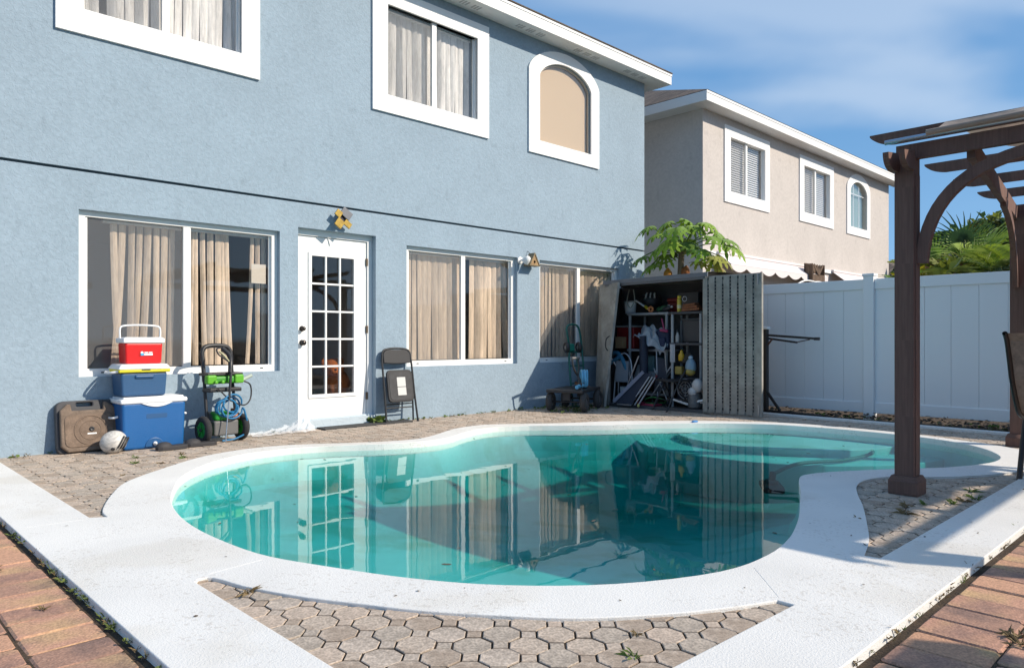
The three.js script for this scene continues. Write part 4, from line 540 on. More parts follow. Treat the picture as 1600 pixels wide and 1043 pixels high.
// ------------------------------------------------------------------ the open plastic shed
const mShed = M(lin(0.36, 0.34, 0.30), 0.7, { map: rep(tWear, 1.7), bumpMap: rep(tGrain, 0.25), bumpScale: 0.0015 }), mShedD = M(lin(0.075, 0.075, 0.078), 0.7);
{ const s = thing('storage_shed', 'grey plastic garden shed standing open and crammed beside the blue house', 'shed', [8.9, 0, 0]);
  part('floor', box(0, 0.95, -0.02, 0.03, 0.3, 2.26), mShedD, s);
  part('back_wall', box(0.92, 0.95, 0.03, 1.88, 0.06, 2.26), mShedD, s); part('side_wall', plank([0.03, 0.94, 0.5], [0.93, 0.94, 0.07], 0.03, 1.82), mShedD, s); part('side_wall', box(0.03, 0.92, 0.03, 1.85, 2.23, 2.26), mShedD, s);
  part('roof', (() => { const q = []; const n = 14, P = (u, v) => [-0.08 + u * 1.1, 1.885 + 0.05 * Math.sin(u * Math.PI) + 0.018 * v + (v > 0.8 && u < 0.2 ? 0.02 : 0), 0.48 - 0.42 * u + v * (1.82 + 0.42 * u)]; for (let i = 0; i < n; i++) for (let j = 0; j < n; j++) { const a = P(i / n, j / n), b = P(i / n, (j + 1) / n), c = P((i + 1) / n, j / n), d = P((i + 1) / n, (j + 1) / n); for (const p of [a, b, c, c, b, d]) q.push(...p); const f = (p) => [p[0], p[1] - 0.03, p[2]]; for (const p of [a, c, b, c, d, b]) q.push(...f(p)); } const g = new THREE.BufferGeometry(); g.setAttribute('position', new THREE.Float32BufferAttribute(q, 3)); return muv(g); })(), mShed, s);
  part('eave_trim', [plank([-0.085, 1.875, 0.5], [-0.085, 1.895, 2.3], 0.02, 0.06), plank([-0.05, 1.835, 0.52], [-0.05, 1.855, 2.26], 0.05, 0.04)], M(lin(0.13, 0.135, 0.15), 0.5), s);
  part('door_jamb', rbox(-0.03, 0.03, 0, 1.83, 0.5, 0.55, 0.008), mShed, s); part('door_jamb', rbox(-0.03, 0.03, 0, 1.84, 2.2, 2.27, 0.008), mShed, s);
  // left leaf hangs loose and leans outward
  const leaf = (a, b, c, d, t) => { const nrm = V(...b).sub(V(...a)).cross(V(...c).sub(V(...a))).normalize().multiplyScalar(t), f = [a, b, c, d].map((p) => V(...p)), k = f.map((p) => p.clone().add(nrm)), q = []; const quad = (w, x, y, z) => { for (const p of [w, x, y, w, y, z]) q.push(p.x, p.y, p.z); }; quad(...f); quad(k[3], k[2], k[1], k[0]); for (let i = 0; i < 4; i++) { const j = (i + 1) % 4; quad(f[i], k[i], k[j], f[j]); } const g = new THREE.BufferGeometry(); g.setAttribute('position', new THREE.Float32BufferAttribute(q, 3)); return muv(g); };
  const dl = new THREE.Group(); dl.name = 'door'; s.add(dl);
  part('door_panel', leaf([-0.3, 0.0, 0.68], [-0.05, 0.0, 0.3], [0.0, 1.86, 0.36], [-0.14, 1.865, 0.82], 0.035), mShed, dl, 'loose left door of the shed leaning outward');
  part('handle', tube([[-0.235, 0.84, 0.705], [-0.262, 0.88, 0.69], [-0.262, 1.02, 0.7], [-0.215, 1.06, 0.72]], 0.009, 20, 6), mBlack, dl);
  const dr = new THREE.Group(); dr.name = 'door'; dr.position.set(-0.05, 0, 2.2); dr.rotation.y = 0.04; s.add(dr);
  const D = [rbox(0, 0.022, 0.0, 1.872, 0, 0.85, 0.006)]; for (let i = 0; i < 8; i++) D.push(rbox(-0.016, 0.004, 0.015, 1.858, 0.012 + i * 0.108 - (i ? 0.018 : 0), 0.012 + i * 0.108 + 0.068, 0.007));
  D.pop(); D.push(rbox(-0.02, 0.03, 0.0, 1.872, 0.78, 0.855, 0.007));
  part('door_panel', D, mShed, dr, 'ribbed inner face of the right shed door swung wide open');
  const slots = []; for (let i = 0; i < 7; i++) { const z = 0.09 + i * 0.108 - 0.007, off = [0.28, 0.62, 0.28, 0.62, 0.28, 0.62, 0.4][i]; for (let k = 0; k < 38; k++) { const y = 0.06 + k * 0.0475; if (Math.abs(((y + off) % 0.82) - 0.4) < 0.02) continue; slots.push(box(-0.011, 0.001, y, y + 0.03, z - 0.008 + (k % 2) * 0.004, z + 0.01)); } }
  part('rib_slots', slots, mBlack, dr).userData.kind = 'stuff';
  part('hinge_rod', [bar([-0.006, 0.02, 0.84], [-0.006, 1.86, 0.84], 0.008), rbox(-0.03, 0.0, 1.72, 1.86, 0.79, 0.815, 0.004), rbox(-0.03, 0.0, 0.02, 0.16, 0.8, 0.825, 0.004)], M(lin(0.3, 0.3, 0.3), 0.4, { metalness: 0.7 }), dr); }
const mShelf = M(lin(0.32, 0.33, 0.34), 0.6), mShelfD = M(lin(0.06, 0.06, 0.065), 0.7);
function shelving(label, pos, w, d, ys, mDeckS) { const s = thing('shelving_unit', label, 'shelving', pos);
  for (const x of [0, d]) for (const z of [0, w]) part('post', bar([x, 0, z], [x, ys[ys.length - 1], z], 0.022), mShelf, s);
  for (const y of ys) part('shelf', rbox(-0.025, d + 0.025, y - 0.035, y, -0.04, w + 0.04, 0.008), mDeckS, s); return s; }
shelving('grey plastic shelving unit in the left half of the shed', [9.3, 0.03, 0.64], 0.68, 0.4, [0.16, 0.83, 1.39], mShelf);
shelving('narrow shelving unit with dark shelves and grey posts right in the shed', [9.12, 0.03, 1.54], 0.47, 0.4, [0.12, 0.93, 1.38], mShelfD);
const leafless = (f) => { const q = []; for (const k of [0, 1, 2, 0, 2, 3]) q.push(...f[k]); const g = new THREE.BufferGeometry(); g.setAttribute('position', new THREE.Float32BufferAttribute(q, 3)); return muv(g); };
const blob = (x, y, z, a, b, c, s = 12) => { const g = new THREE.SphereGeometry(1, s, s); g.scale(a, b, c); g.translate(x, y, z); return norm(g); };
{ const b = thing('bucket', 'white bucket on the top left shelf of the shed', 'bucket', [9.42, 1.42, 0.56]); part('body', lathe([[0, 0], [0.08, 0], [0.095, 0.17], [0.1, 0.175], [0.09, 0.178], [0.078, 0.01], [0, 0.01]], 20), mLid, b); part('lid', lathe([[0, 0.18], [0.103, 0.18], [0.103, 0.195], [0, 0.2]], 20), mVinyl, b); part('bail', tube([[0, 0.16, -0.1], [0, 0.23, -0.05], [0, 0.25, 0], [0, 0.23, 0.05], [0, 0.16, 0.1]], 0.004, 16, 5), mBlack, b); }
{ const b = thing('helmet', 'black and grey helmet high on the left shelf of the shed', 'helmet', [9.55, 1.55, 0.86], 0.5); part('shell', [blob(0, 0.06, 0, 0.13, 0.13, 0.16, 18)], mBlack, b); for (const k of [-1, 0, 1]) part('stripe', tube([[-0.12, 0.1, k * 0.07], [-0.05, 0.18, k * 0.06], [0.06, 0.18, k * 0.06]], 0.013, 10, 6), mVinyl, b); }
{ const b = thing('storage_box', 'red plastic box on the middle left shelf of the shed', 'box', [9.35, 0.86, 0.44]); part('body', rbox(0, 0.3, 0, 0.34, -0.1, 0.24, 0.015), M(lin(0.22, 0.012, 0.012), 0.5), b); part('lid', rbox(-0.01, 0.31, 0.34, 0.37, -0.11, 0.25, 0.01), M(lin(0.25, 0.25, 0.24), 0.5), b); }
{ const b = single('cardboard_box', 'small brown cardboard box in front of the red box in the shed', 'box', [rbox(9.24, 9.33, 0.87, 1.05, 0.4, 0.55, 0.004), box(9.24, 9.33, 1.049, 1.053, 0.4, 0.465)], M(lin(0.30, 0.19, 0.10), 0.9)); }
{ const b = thing('tool', 'orange and yellow tool head with long handle lying on the top left shelf', 'tool', [9.32, 1.47, 1.0]); part('ring', shift(norm(new THREE.TorusGeometry(0.034, 0.017, 10, 22)), 0, 0.0, 0.02, -1.57), M(lin(0.6, 0.22, 0.08), 0.5), b); part('handle', bar([0.05, 0.15, -0.3], [0, 0.01, -0.03], 0.014), mVinyl, b); part('grip', bar([0.02, 0.05, -0.1], [0, 0.01, -0.03], 0.022), M(lin(0.5, 0.42, 0.03), 0.5), b); }
for (const [n, l, x, z, c, len] of [['bottle', 'dark green bottle lying on the top left shelf of the shed', 9.36, 1.12, [0.02, 0.09, 0.04], 0.2], ['bottle', 'black spray bottle on the edge of the left shelf in the shed', 9.34, 1.24, [0.03, 0.03, 0.035], 0.14]]) { const b = thing(n, l, 'bottle', [x, 1.46, z], 0.4); b.rotation.x = 1.3; part('body', lathe([[0, 0], [0.035, 0], [0.036, len * 0.7], [0.015, len * 0.85], [0.014, len], [0, len]], 14), M(lin(...c), 0.4), b); part('cap', lathe([[0, len], [0.018, len], [0.018, len + 0.02], [0, len + 0.02]], 12), mVinyl, b); }
{ const b = thing('storage_box', 'dark red toolbox at the back of the top shelves in the shed', 'box', [9.5, 1.42, 1.2]); part('body', rbox(0, 0.25, 0, 0.16, 0, 0.4, 0.02), M(lin(0.16, 0.008, 0.008), 0.5), b); part('lid', rbox(-0.01, 0.26, 0.16, 0.22, -0.01, 0.41, 0.02), M(lin(0.19, 0.012, 0.01), 0.45), b); part('handle', tube([[0.12, 0.22, 0.1], [0.12, 0.27, 0.13], [0.12, 0.27, 0.27], [0.12, 0.22, 0.3]], 0.012, 16, 6), mBlack, b); }
{ const b = thing('spray_can', 'yellow spray can on the top right shelf of the shed', 'spray can', [9.16, 1.41, 1.63]); part('can', lathe([[0, 0], [0.032, 0], [0.033, 0.17], [0.026, 0.19], [0, 0.19]], 18), M(lin(0.55, 0.42, 0.05), 0.4), b); part('cap', lathe([[0, 0.19], [0.028, 0.19], [0.028, 0.235], [0, 0.24]], 16), M(lin(0.62, 0.47, 0.04), 0.4), b); part('label_band', lathe([[0.0335, 0.05], [0.0336, 0.1]], 18), M(lin(0.6, 0.55, 0.35), 0.5, { side: THREE.DoubleSide }), b); }
{ const b = thing('plank_bundle', 'rough orange brown wood offcuts stacked on the top right shelf', 'planks', [9.14, 1.41, 1.68]); const m = M(lin(0.30, 0.12, 0.055), 0.9, { map: rep(tWood, 0.3) }); for (let i = 0; i < 3; i++) part('plank', plank([0.02 + i * 0.02, 0.02 + i * 0.035, 0.02], [0.0, 0.035 + i * 0.035, 0.32 - i * 0.03], 0.1, 0.03), m, b); }
{ const b = thing('black_box', 'black box with a white ring mark at the back of the top right shelf', 'box', [9.38, 1.41, 1.45]); part('body', rbox(0, 0.14, 0, 0.3, 0, 0.36, 0.01), mBlack, b); part('mark', [shift(norm(new THREE.TorusGeometry(0.036, 0.006, 6, 24)), -0.002, 0.2, 0.13, Math.PI / 2), bar([-0.002, 0.24, 0.06], [-0.002, 0.17, 0.075], 0.005)], mVinyl, b); }
{ const b = thing('storage_bin', 'black lidded storage bin on the middle right shelf of the shed', 'storage bin', [9.2, 0.97, 1.56]); part('body', taper(0.3, 0.32, 0.33, 0.06, 0.015).translate(0.17, 0, 0.24), M(lin(0.03, 0.032, 0.036), 0.5), b); part('lid', rbox(0.0, 0.34, 0.315, 0.345, 0.05, 0.43, 0.01), M(lin(0.04, 0.042, 0.046), 0.5), b); }
{ const b = thing('bottle', 'clear grey bottle on the middle right shelf next to the bin', 'bottle', [9.16, 0.965, 1.6]); part('body', lathe([[0, 0], [0.028, 0], [0.03, 0.1], [0.014, 0.13], [0.014, 0.15], [0, 0.15]], 16), M(lin(0.35, 0.35, 0.34), 0.3), b); part('cap', lathe([[0, 0.15], [0.018, 0.15], [0.018, 0.185], [0, 0.187]], 14), mBlack, b); }
{ // draped grey cloth
  const q = [], n = 26, P = (i, j) => { const u = i / n, v = j / n, x = 9.18 + 0.16 * v, z = 0.86 + u * 0.5 + 0.04 * Math.sin(v * 4), y = 1.24 - 0.22 * Math.pow(Math.abs(u - 0.35), 1.3) * 1.4 - 0.3 * (1 - v) * (0.45 + 0.55 * u) + 0.03 * Math.sin(u * 19 + v * 6) + 0.018 * Math.sin(v * 21 + u * 7); return [x - 0.05 * Math.sin(u * 13) * (1 - v) - 0.09 * (1 - v), y, z]; };
  for (let i = 0; i < n; i++) for (let j = 0; j < n; j++) for (const p of [P(i, j), P(i, j + 1), P(i + 1, j), P(i + 1, j), P(i, j + 1), P(i + 1, j + 1)]) q.push(...p);
  const g = new THREE.BufferGeometry(); g.setAttribute('position', new THREE.Float32BufferAttribute(q, 3)); single('tarpaulin', 'crumpled pale grey cloth with dark piping heaped in the middle of the shed', 'cloth', muv(g), M(lin(0.34, 0.37, 0.40), 0.9, { side: THREE.DoubleSide })); }
single('rolled_mat', 'dark navy rolled mat standing upright in the middle of the shed', 'rolled mat', [bar([9.1, 0.42, 1.05], [9.16, 1.02, 1.0], 0.065, 0.065, 18), bar([9.155, 0.99, 1.004], [9.165, 1.05, 0.996], 0.069, 0.069, 18)], M(lin(0.018, 0.025, 0.045), 0.7));
single('pool_noodle', 'long curved blue foam noodle in the lower left of the shed', 'pool noodle', tube([[9.08, 0.8, 0.5], [9.06, 0.79, 0.6], [9.02, 0.68, 0.72], [9.05, 0.5, 0.78]], 0.032, 30, 10), M(lin(0.035, 0.16, 0.26), 0.8));
single('pool_noodle', 'short straight blue foam noodle crossing the pole inside the shed', 'pool noodle', bar([9.0, 0.63, 0.47], [9.0, 0.74, 0.66], 0.032, 0.032, 12), M(lin(0.03, 0.14, 0.24), 0.8));
single('pole', 'white diagonal pole leaning in the left of the shed', 'pole', bar([8.95, 0.86, 0.42], [9.05, 0.36, 0.78], 0.013), mVinyl);
{ const c = thing('lounge_chair', 'folded navy camping lounger with grey metal tubes leaning out of the shed', 'lounger', [8.84, 0.0, 0.76]);
  const mN = M(lin(0.02, 0.026, 0.045), 0.8, { side: THREE.DoubleSide }), mTu = M(lin(0.36, 0.37, 0.40), 0.3, { metalness: 0.7 });
  part('fabric', (() => { const q = []; for (const p of [[-0.09, 0.06, 0.0], [-0.06, 0.05, 0.3], [0.12, 0.5, 0.53], [-0.09, 0.06, 0.0], [0.12, 0.5, 0.53], [0.1, 0.52, 0.38]]) q.push(...p); const g = new THREE.BufferGeometry(); g.setAttribute('position', new THREE.Float32BufferAttribute(q, 3)); return muv(g); })(), mN, c);
  part('side_rail', plank([-0.1, 0.08, 0.0], [0.09, 0.53, 0.4], 0.03, 0.05), M(lin(0.20, 0.21, 0.27), 0.6), c);
  for (const [a, b] of [[[-0.07, 0.04, 0.04], [-0.05, 0.035, 0.27]], [[-0.05, 0.035, 0.27], [0.1, 0.46, 0.5]], [[-0.03, 0.04, 0.33], [0.11, 0.46, 0.55]], [[-0.02, 0.03, 0.38], [0.12, 0.45, 0.59]], [[0.1, 0.2, 0.05], [0.14, 0.76, 0.28]], [[0.1, 0.1, 0.1], [0.12, 0.5, 0.3]]]) part('tube', bar(a, b, 0.012), mTu, c);
  part('end_cap', blob(-0.02, 0.035, 0.39, 0.02, 0.025, 0.02), M(lin(0.55, 0.5, 0.15), 0.5), c); }
{ const c = thing('folding_stroller', 'folded frame of grey tubes and dark cloth standing behind the shed chair', 'stroller', [9.1, 0.02, 1.3]); const mTu = M(lin(0.30, 0.31, 0.33), 0.35, { metalness: 0.6 });
  for (const [a, b] of [[[0, 0.05, 0], [0.05, 0.86, -0.06]], [[0.1, 0.05, 0.12], [-0.02, 0.8, 0.14]], [[-0.05, 0.1, 0.2], [0.05, 0.55, -0.1]], [[-0.05, 0.12, -0.1], [0.05, 0.6, 0.2]], [[0.02, 0.84, -0.06], [0.0, 0.8, 0.14]]]) part('tube', bar(a, b, 0.012), mTu, c);
  for (const z of [-0.05, 0.18]) { const t = new THREE.TorusGeometry(0.065, 0.016, 8, 20); t.rotateY(1.2); t.translate(0.0, 0.08, z); part('wheel', norm(t), mBlack, c); } part('seat_cloth', leafless([[-0.02, 0.2, -0.06], [-0.03, 0.25, 0.16], [0.04, 0.7, 0.12], [0.05, 0.72, -0.04]]), M(lin(0.03, 0.035, 0.05), 0.9, { side: THREE.DoubleSide }), c); }
single('rubbish_bag', 'black plastic rubbish bag slumped on the shed floor at the back', 'bag', [blob(9.5, 0.2, 1.2, 0.2, 0.22, 0.24, 16), blob(9.48, 0.42, 1.18, 0.06, 0.08, 0.07, 10)], M(lin(0.012, 0.012, 0.014), 0.3));
single('rubbish_bag', 'dark grey bag stuffed under the left shelf of the shed', 'bag', [blob(9.45, 0.32, 0.68, 0.16, 0.14, 0.2, 16)], M(lin(0.03, 0.03, 0.034), 0.4));
single('backpack', 'dark blue backpack wedged below the draped cloth in the shed', 'backpack', [rbox(9.22, 9.4, 0.86, 1.16, 1.16, 1.4, 0.05, 3), rbox(9.18, 9.24, 0.9, 1.04, 1.2, 1.36, 0.025, 2)], M(lin(0.02, 0.03, 0.07), 0.8));
single('storage_box', 'small white box under the left shelf inside the shed', 'box', rbox(9.28, 9.44, 0.42, 0.52, 0.95, 1.12, 0.006), M(lin(0.4, 0.4, 0.4), 0.6));
single('roller', 'magenta handled roller hanging between the two shelving units', 'roller', [bar([9.2, 1.32, 1.3], [9.18, 1.14, 1.36], 0.012), bar([9.16, 1.15, 1.3], [9.18, 1.13, 1.42], 0.022)], M(lin(0.3, 0.03, 0.1), 0.5));
single('rope', 'pale rope looped from the shed roof at the left', 'rope', tube([[9.2, 1.78, 0.7], [9.2, 1.6, 0.66], [9.2, 1.5, 0.72], [9.2, 1.6, 0.8], [9.2, 1.78, 0.78]], 0.008, 40, 6), M(lin(0.35, 0.33, 0.28), 0.9));
{ const b = thing('gas_bottle', 'rusty small canister low in the right of the shed', 'canister', [9.06, 0.03, 1.95]); part('body', lathe([[0, 0], [0.09, 0.005], [0.1, 0.03], [0.1, 0.2], [0.06, 0.25], [0, 0.255]], 20), M(lin(0.16, 0.16, 0.16), 0.5, { map: rep(tWear, 0.3) }), b); part('valve', bar([0, 0.25, 0], [0, 0.31, 0], 0.02), mBlack, b); }
single('fan_cage', 'grey round fan cage standing under the right shelf of the shed', 'fan', [...[0.06, 0.1, 0.14].map((r) => shift(norm(new THREE.TorusGeometry(r, 0.006, 6, 26)), 9.08, 0.3, 1.78, 1.45)), ...[0, 1, 2, 3, 4, 5].map((k) => bar([9.08, 0.3, 1.78], [9.08, 0.3 + 0.14 * Math.cos(k * 1.047), 1.78 + 0.14 * Math.sin(k * 1.047)], 0.004))], mShelf);
{ const c = thing('folding_chair', 'pale grey metal folding chair frame leaning at the left inside the shed', 'folding chair', [8.98, 0.02, 0.62], 0.3); const mTu = M(lin(0.45, 0.46, 0.48), 0.4, { metalness: 0.4 });
  part('frame', tube([[0, 0, -0.05], [0.05, 0.7, 0.02], [0.06, 0.78, 0.1], [0.05, 0.7, 0.2], [0, 0, 0.26]], 0.012, 40, 6), mTu, c); part('rear_leg', bar([0.1, 0, 0], [0.03, 0.5, 0.02], 0.011), mTu, c); part('rear_leg', bar([0.1, 0, 0.22], [0.03, 0.5, 0.2], 0.011), mTu, c); part('seat', plank([-0.02, 0.34, 0.1], [0.0, 0.66, 0.1], 0.2, 0.015, 1.57), M(lin(0.2, 0.21, 0.23), 0.7), c); }
single('plastic_bag', 'crumpled white plastic bag low in the shed under the blue and yellow bag', 'bag', [blob(9.02, 0.36, 2.02, 0.07, 0.1, 0.09, 8), blob(9.0, 0.27, 1.95, 0.05, 0.07, 0.07, 7)], M(lin(0.5, 0.5, 0.5), 0.5));
single('towel', 'light grey towel hanging from the middle right shelf of the shed', 'towel', [box(9.085, 9.095, 0.68, 0.94, 1.52, 1.6), box(9.075, 9.085, 0.72, 0.94, 1.535, 1.575)], M(lin(0.4, 0.4, 0.42), 0.9));
single('grey_board', 'grey flat board leaning inside the shed behind the navy lounger', 'board', plank([9.12, 0.34, 0.86], [9.2, 0.62, 0.92], 0.26, 0.012), M(lin(0.22, 0.23, 0.24), 0.8));
single('storage_tub', 'pale blue plastic tub on the floor at the back of the shed', 'tub', taper(0.3, 0.26, 0.26, 0.08, 0.02).translate(9.5, 0.5, 0.92), M(lin(0.12, 0.24, 0.27), 0.6));
{ const c = thing('folding_chair', 'black metal folding chair standing open in the shed doorway', 'folding chair', [8.98, G0, 1.66], -2.05);
  const m = M(lin(0.03, 0.03, 0.032), 0.4, { metalness: 0.3 });
  for (const s of [-1, 1]) { part('front_leg', tube([[s * 0.21, 0, 0.24], [s * 0.2, 0.44, 0.02], [s * 0.195, 0.66, -0.12], [s * 0.19, 0.78, -0.19]], 0.0125, 30, 8), m, c); part('rear_leg', tube([[s * 0.19, 0, -0.2], [s * 0.185, 0.46, 0.12]], 0.011, 10, 8), m, c); }
  const sh = new THREE.Shape(); sh.moveTo(-0.2, -0.07); sh.lineTo(0.2, -0.07); sh.quadraticCurveTo(0.2, 0.08, 0.1, 0.09); sh.lineTo(-0.1, 0.09); sh.quadraticCurveTo(-0.2, 0.08, -0.2, -0.07);
  part('backrest', shift(slab(sh, 0.025, 0.008, 2), 0, 0.74, -0.18, 0, -0.5), mPad, c); part('seat', shift(slab(rshape(0.38, 0.38, 0.06), 0.03, 0.01, 2), 0, 0.42, 0.02, 0, -Math.PI / 2), mPad, c); part('stretcher', bar([-0.205, 0.16, 0.165], [0.205, 0.16, 0.165], 0.008), m, c); part('stretcher', bar([-0.19, 0.14, -0.1], [0.19, 0.14, -0.1], 0.008), m, c); }
{ const b = thing('plastic_bag', 'blue and yellow printed plastic bag hanging over the folding chair in the shed', 'bag', [9.0, 0.6, 1.92]); part('bag', blob(0, 0.02, 0, 0.06, 0.12, 0.085, 9), M(lin(0.16, 0.26, 0.34), 0.35), b); part('printed_band', blob(-0.012, -0.05, 0, 0.058, 0.055, 0.08, 9), M(lin(0.26, 0.21, 0.05), 0.4), b); part('knot', blob(0, 0.15, 0, 0.025, 0.03, 0.035), M(lin(0.3, 0.4, 0.48), 0.4), b); }
single('bottle', 'yellow bottle top poking up behind the folding chair backrest in the shed', 'bottle', lathe([[0, 0], [0.045, 0], [0.047, 0.08], [0.026, 0.11], [0.018, 0.15], [0, 0.155]], 16).translate(9.14, 0.7, 1.68), M(lin(0.58, 0.33, 0.02), 0.45));
single('yellow_package', 'yellow package behind the folding chair seat in the shed', 'package', rbox(9.08, 9.16, 0.5, 0.62, 1.6, 1.72, 0.02), M(lin(0.3, 0.22, 0.05), 0.6));
single('garden_hose', 'thin green hose looped over the shed floor', 'hose', tube([[8.98, 0.12, 1.15], [8.96, 0.16, 1.3], [8.97, 0.13, 1.5], [9.1, 0.08, 1.42], [9.1, 0.06, 1.2], [9.0, 0.07, 1.15], [8.98, 0.06, 1.35]], 0.009, 80, 6), M(lin(0.03, 0.20, 0.05), 0.5));
single('dust_pan', 'pink red plastic dustpan on the floor at the shed threshold', 'dustpan', [rbox(8.92, 9.1, 0.03, 0.06, 1.1, 1.38, 0.012), rbox(8.98, 9.02, 0.05, 0.08, 1.0, 1.12, 0.01)], M(lin(0.34, 0.03, 0.07), 0.5));
single('red_pole', 'dark red pole leaning beside the navy lounger in the shed', 'pole', bar([8.86, 0.02, 1.1], [9.02, 0.48, 1.34], 0.016), M(lin(0.16, 0.02, 0.03), 0.5));
single('carton', 'white carton lying low in the left of the shed', 'box', rbox(9.1, 9.3, 0.2, 0.28, 0.6, 0.84, 0.006), mVinyl);
single('tent_frame', 'white tubes of a folded frame on the shed floor at the right', 'frame', [bar([9.02, 0.14, 1.62], [9.0, 0.09, 1.86], 0.016), bar([9.0, 0.09, 1.86], [9.02, 0.17, 2.15], 0.018), bar([9.05, 0.12, 1.7], [9.05, 0.12, 2.1], 0.012)], mVinyl);
single('storage_crate', 'dark blue crate on the floor under the right shelves of the shed', 'crate', [rbox(9.2, 9.5, 0.14, 0.45, 1.56, 1.98, 0.02), rbox(9.19, 9.51, 0.42, 0.46, 1.55, 1.99, 0.012)], M(lin(0.02, 0.03, 0.05), 0.5));
{ // black exercise stand by the fence
  const s = thing('exercise_stand', 'black steel stand with a long horizontal arm between the shed and the fence', 'stand', [9.6, G0, 2.74]), m = M(lin(0.03, 0.026, 0.025), 0.5), r = M(lin(0.13, 0.06, 0.035), 0.8);
  part('upright', rbox(-0.035, 0.035, 0, 1.16, -0.03, 0.03, 0.005), m, s); part('cap', rbox(-0.05, 0.05, 1.16, 1.2, -0.05, 0.05, 0.01), mVinyl, s);
  part('arm', plank([0, 1.09, -0.1], [0, 1.03, 0.72], 0.035, 0.03), m, s); part('lower_arm', plank([0.06, 1.05, -0.1], [0.06, 0.98, 0.42], 0.03, 0.025), m, s); part('rust_brace', [plank([0.0, 0.82, -0.08], [0.0, 1.03, 0.1], 0.02, 0.02), plank([0.06, 0.985, 0.42], [0, 1.02, 0.62], 0.012, 0.012)], r, s); part('arm_end', rbox(-0.025, 0.025, 1.01, 1.05, 0.68, 0.75, 0.008), m, s);
  part('base_rail', plank([0, 0.03, -0.15], [-0.1, 0.02, 0.82], 0.05, 0.045), m, s); part('strut', plank([0, 0.4, -0.06], [-0.03, 0.05, 0.22], 0.03, 0.03), m, s); }
{ // sling chair at the right edge
  const c = thing('sling_chair', 'tan sling patio chair with dark curved frame at the right edge', 'patio chair', [5.87, G0, 6.33], 0);
  const m = M(lin(0.035, 0.028, 0.025), 0.45, { metalness: 0.4 }), f = M(lin(0.33, 0.25, 0.19), 0.9, { map: rep(tWear, 0.3), side: THREE.DoubleSide });
  const W = 0.5, prof = [[0.0, 1.06], [0.06, 1.01], [0.13, 0.88], [0.2, 0.74], [0.29, 0.62], [0.42, 0.49], [0.75, 0.43], [0.95, 0.46]];
  for (const s of [0, W]) { part('side_frame', tube(prof.map(([a, y]) => [a, y, s]), 0.017, 40, 8), m, c); part('arm', tube([[0.2, 0.72, s], [0.5, 0.68, s], [0.78, 0.62, s], [0.88, 0.0, s]], 0.015, 30, 8), m, c); part('rear_leg', tube([[0.64, 0.44, s], [0.52, 0.22, s], [0.42, 0.0, s]], 0.019, 20, 8), m, c); }
  const q = []; for (let i = 0; i + 1 < prof.length; i++) { const [a, y] = prof[i], [b, k] = prof[i + 1]; for (const p of [[a, y, 0], [a, y, W], [b, k, 0], [b, k, 0], [a, y, W], [b, k, W]]) q.push(...p); } const g = new THREE.BufferGeometry(); g.setAttribute('position', new THREE.Float32BufferAttribute(q, 3)); part('sling', muv(g), f, c); }
{ // pool cleaner head and hose under water
  const p = thing('pool_vacuum', 'dark pool vacuum head with hose lying on the pool floor', 'pool cleaner', [6.3, -0.36, 4.45], 0.6), m = M(lin(0.02, 0.03, 0.03), 0.6);
  part('head', [rbox(-0.18, 0.18, 0, 0.06, -0.09, 0.09, 0.02), rbox(-0.08, 0.08, 0.05, 0.09, -0.05, 0.05, 0.015)], m, p); part('swivel', bar([0, 0.07, 0], [0.05, 0.15, 0.02], 0.03), m, p); part('hose', tube([[0.05, 0.14, 0.02], [0.25, 0.2, 0.25], [0.6, 0.2, 0.75], [1.0, 0.21, 1.1], [1.3, 0.21, 1.2]], 0.018, 50, 8), M(lin(0.10, 0.16, 0.16), 0.6), p); }
single('pool_toy', 'small blue plastic piece lying on the far pool edge', 'pool toy', blob(7.78, 0.01, 2.74, 0.06, 0.015, 0.03), M(lin(0.05, 0.22, 0.5), 0.5));
{ // umbrella added unseen behind the viewpoint to shade the brick at the lower right
  const u = thing('added_umbrella', 'unseen square tan umbrella added behind the viewpoint to shade the bricks', 'umbrella', [3.17, -0.03, 10.87]); part('pole', bar([0, 0, 0], [0, 2.55, 0], 0.022), mPerg, u); part('base', lathe([[0, 0], [0.25, 0], [0.24, 0.05], [0.04, 0.09], [0.03, 0.3], [0, 0.3]], 24), mBlack, u);
  part('canopy', (() => { const q = [], a = 1.25, y = 2.25; const c = [[-a, y, -a], [a, y, -a], [a, y, a], [-a, y, a]]; for (let i = 0; i < 4; i++) { const j = (i + 1) % 4; q.push(...c[i], 0, 2.6, 0, ...c[j]); q.push(...c[i], ...c[j], c[j][0], y - 0.12, c[j][2], ...c[i], c[j][0], y - 0.12, c[j][2], c[i][0], y - 0.12, c[i][2]); } const g = new THREE.BufferGeometry(); g.setAttribute('position', new THREE.Float32BufferAttribute(q, 3)); return muv(g); })(), mCloth, u); }
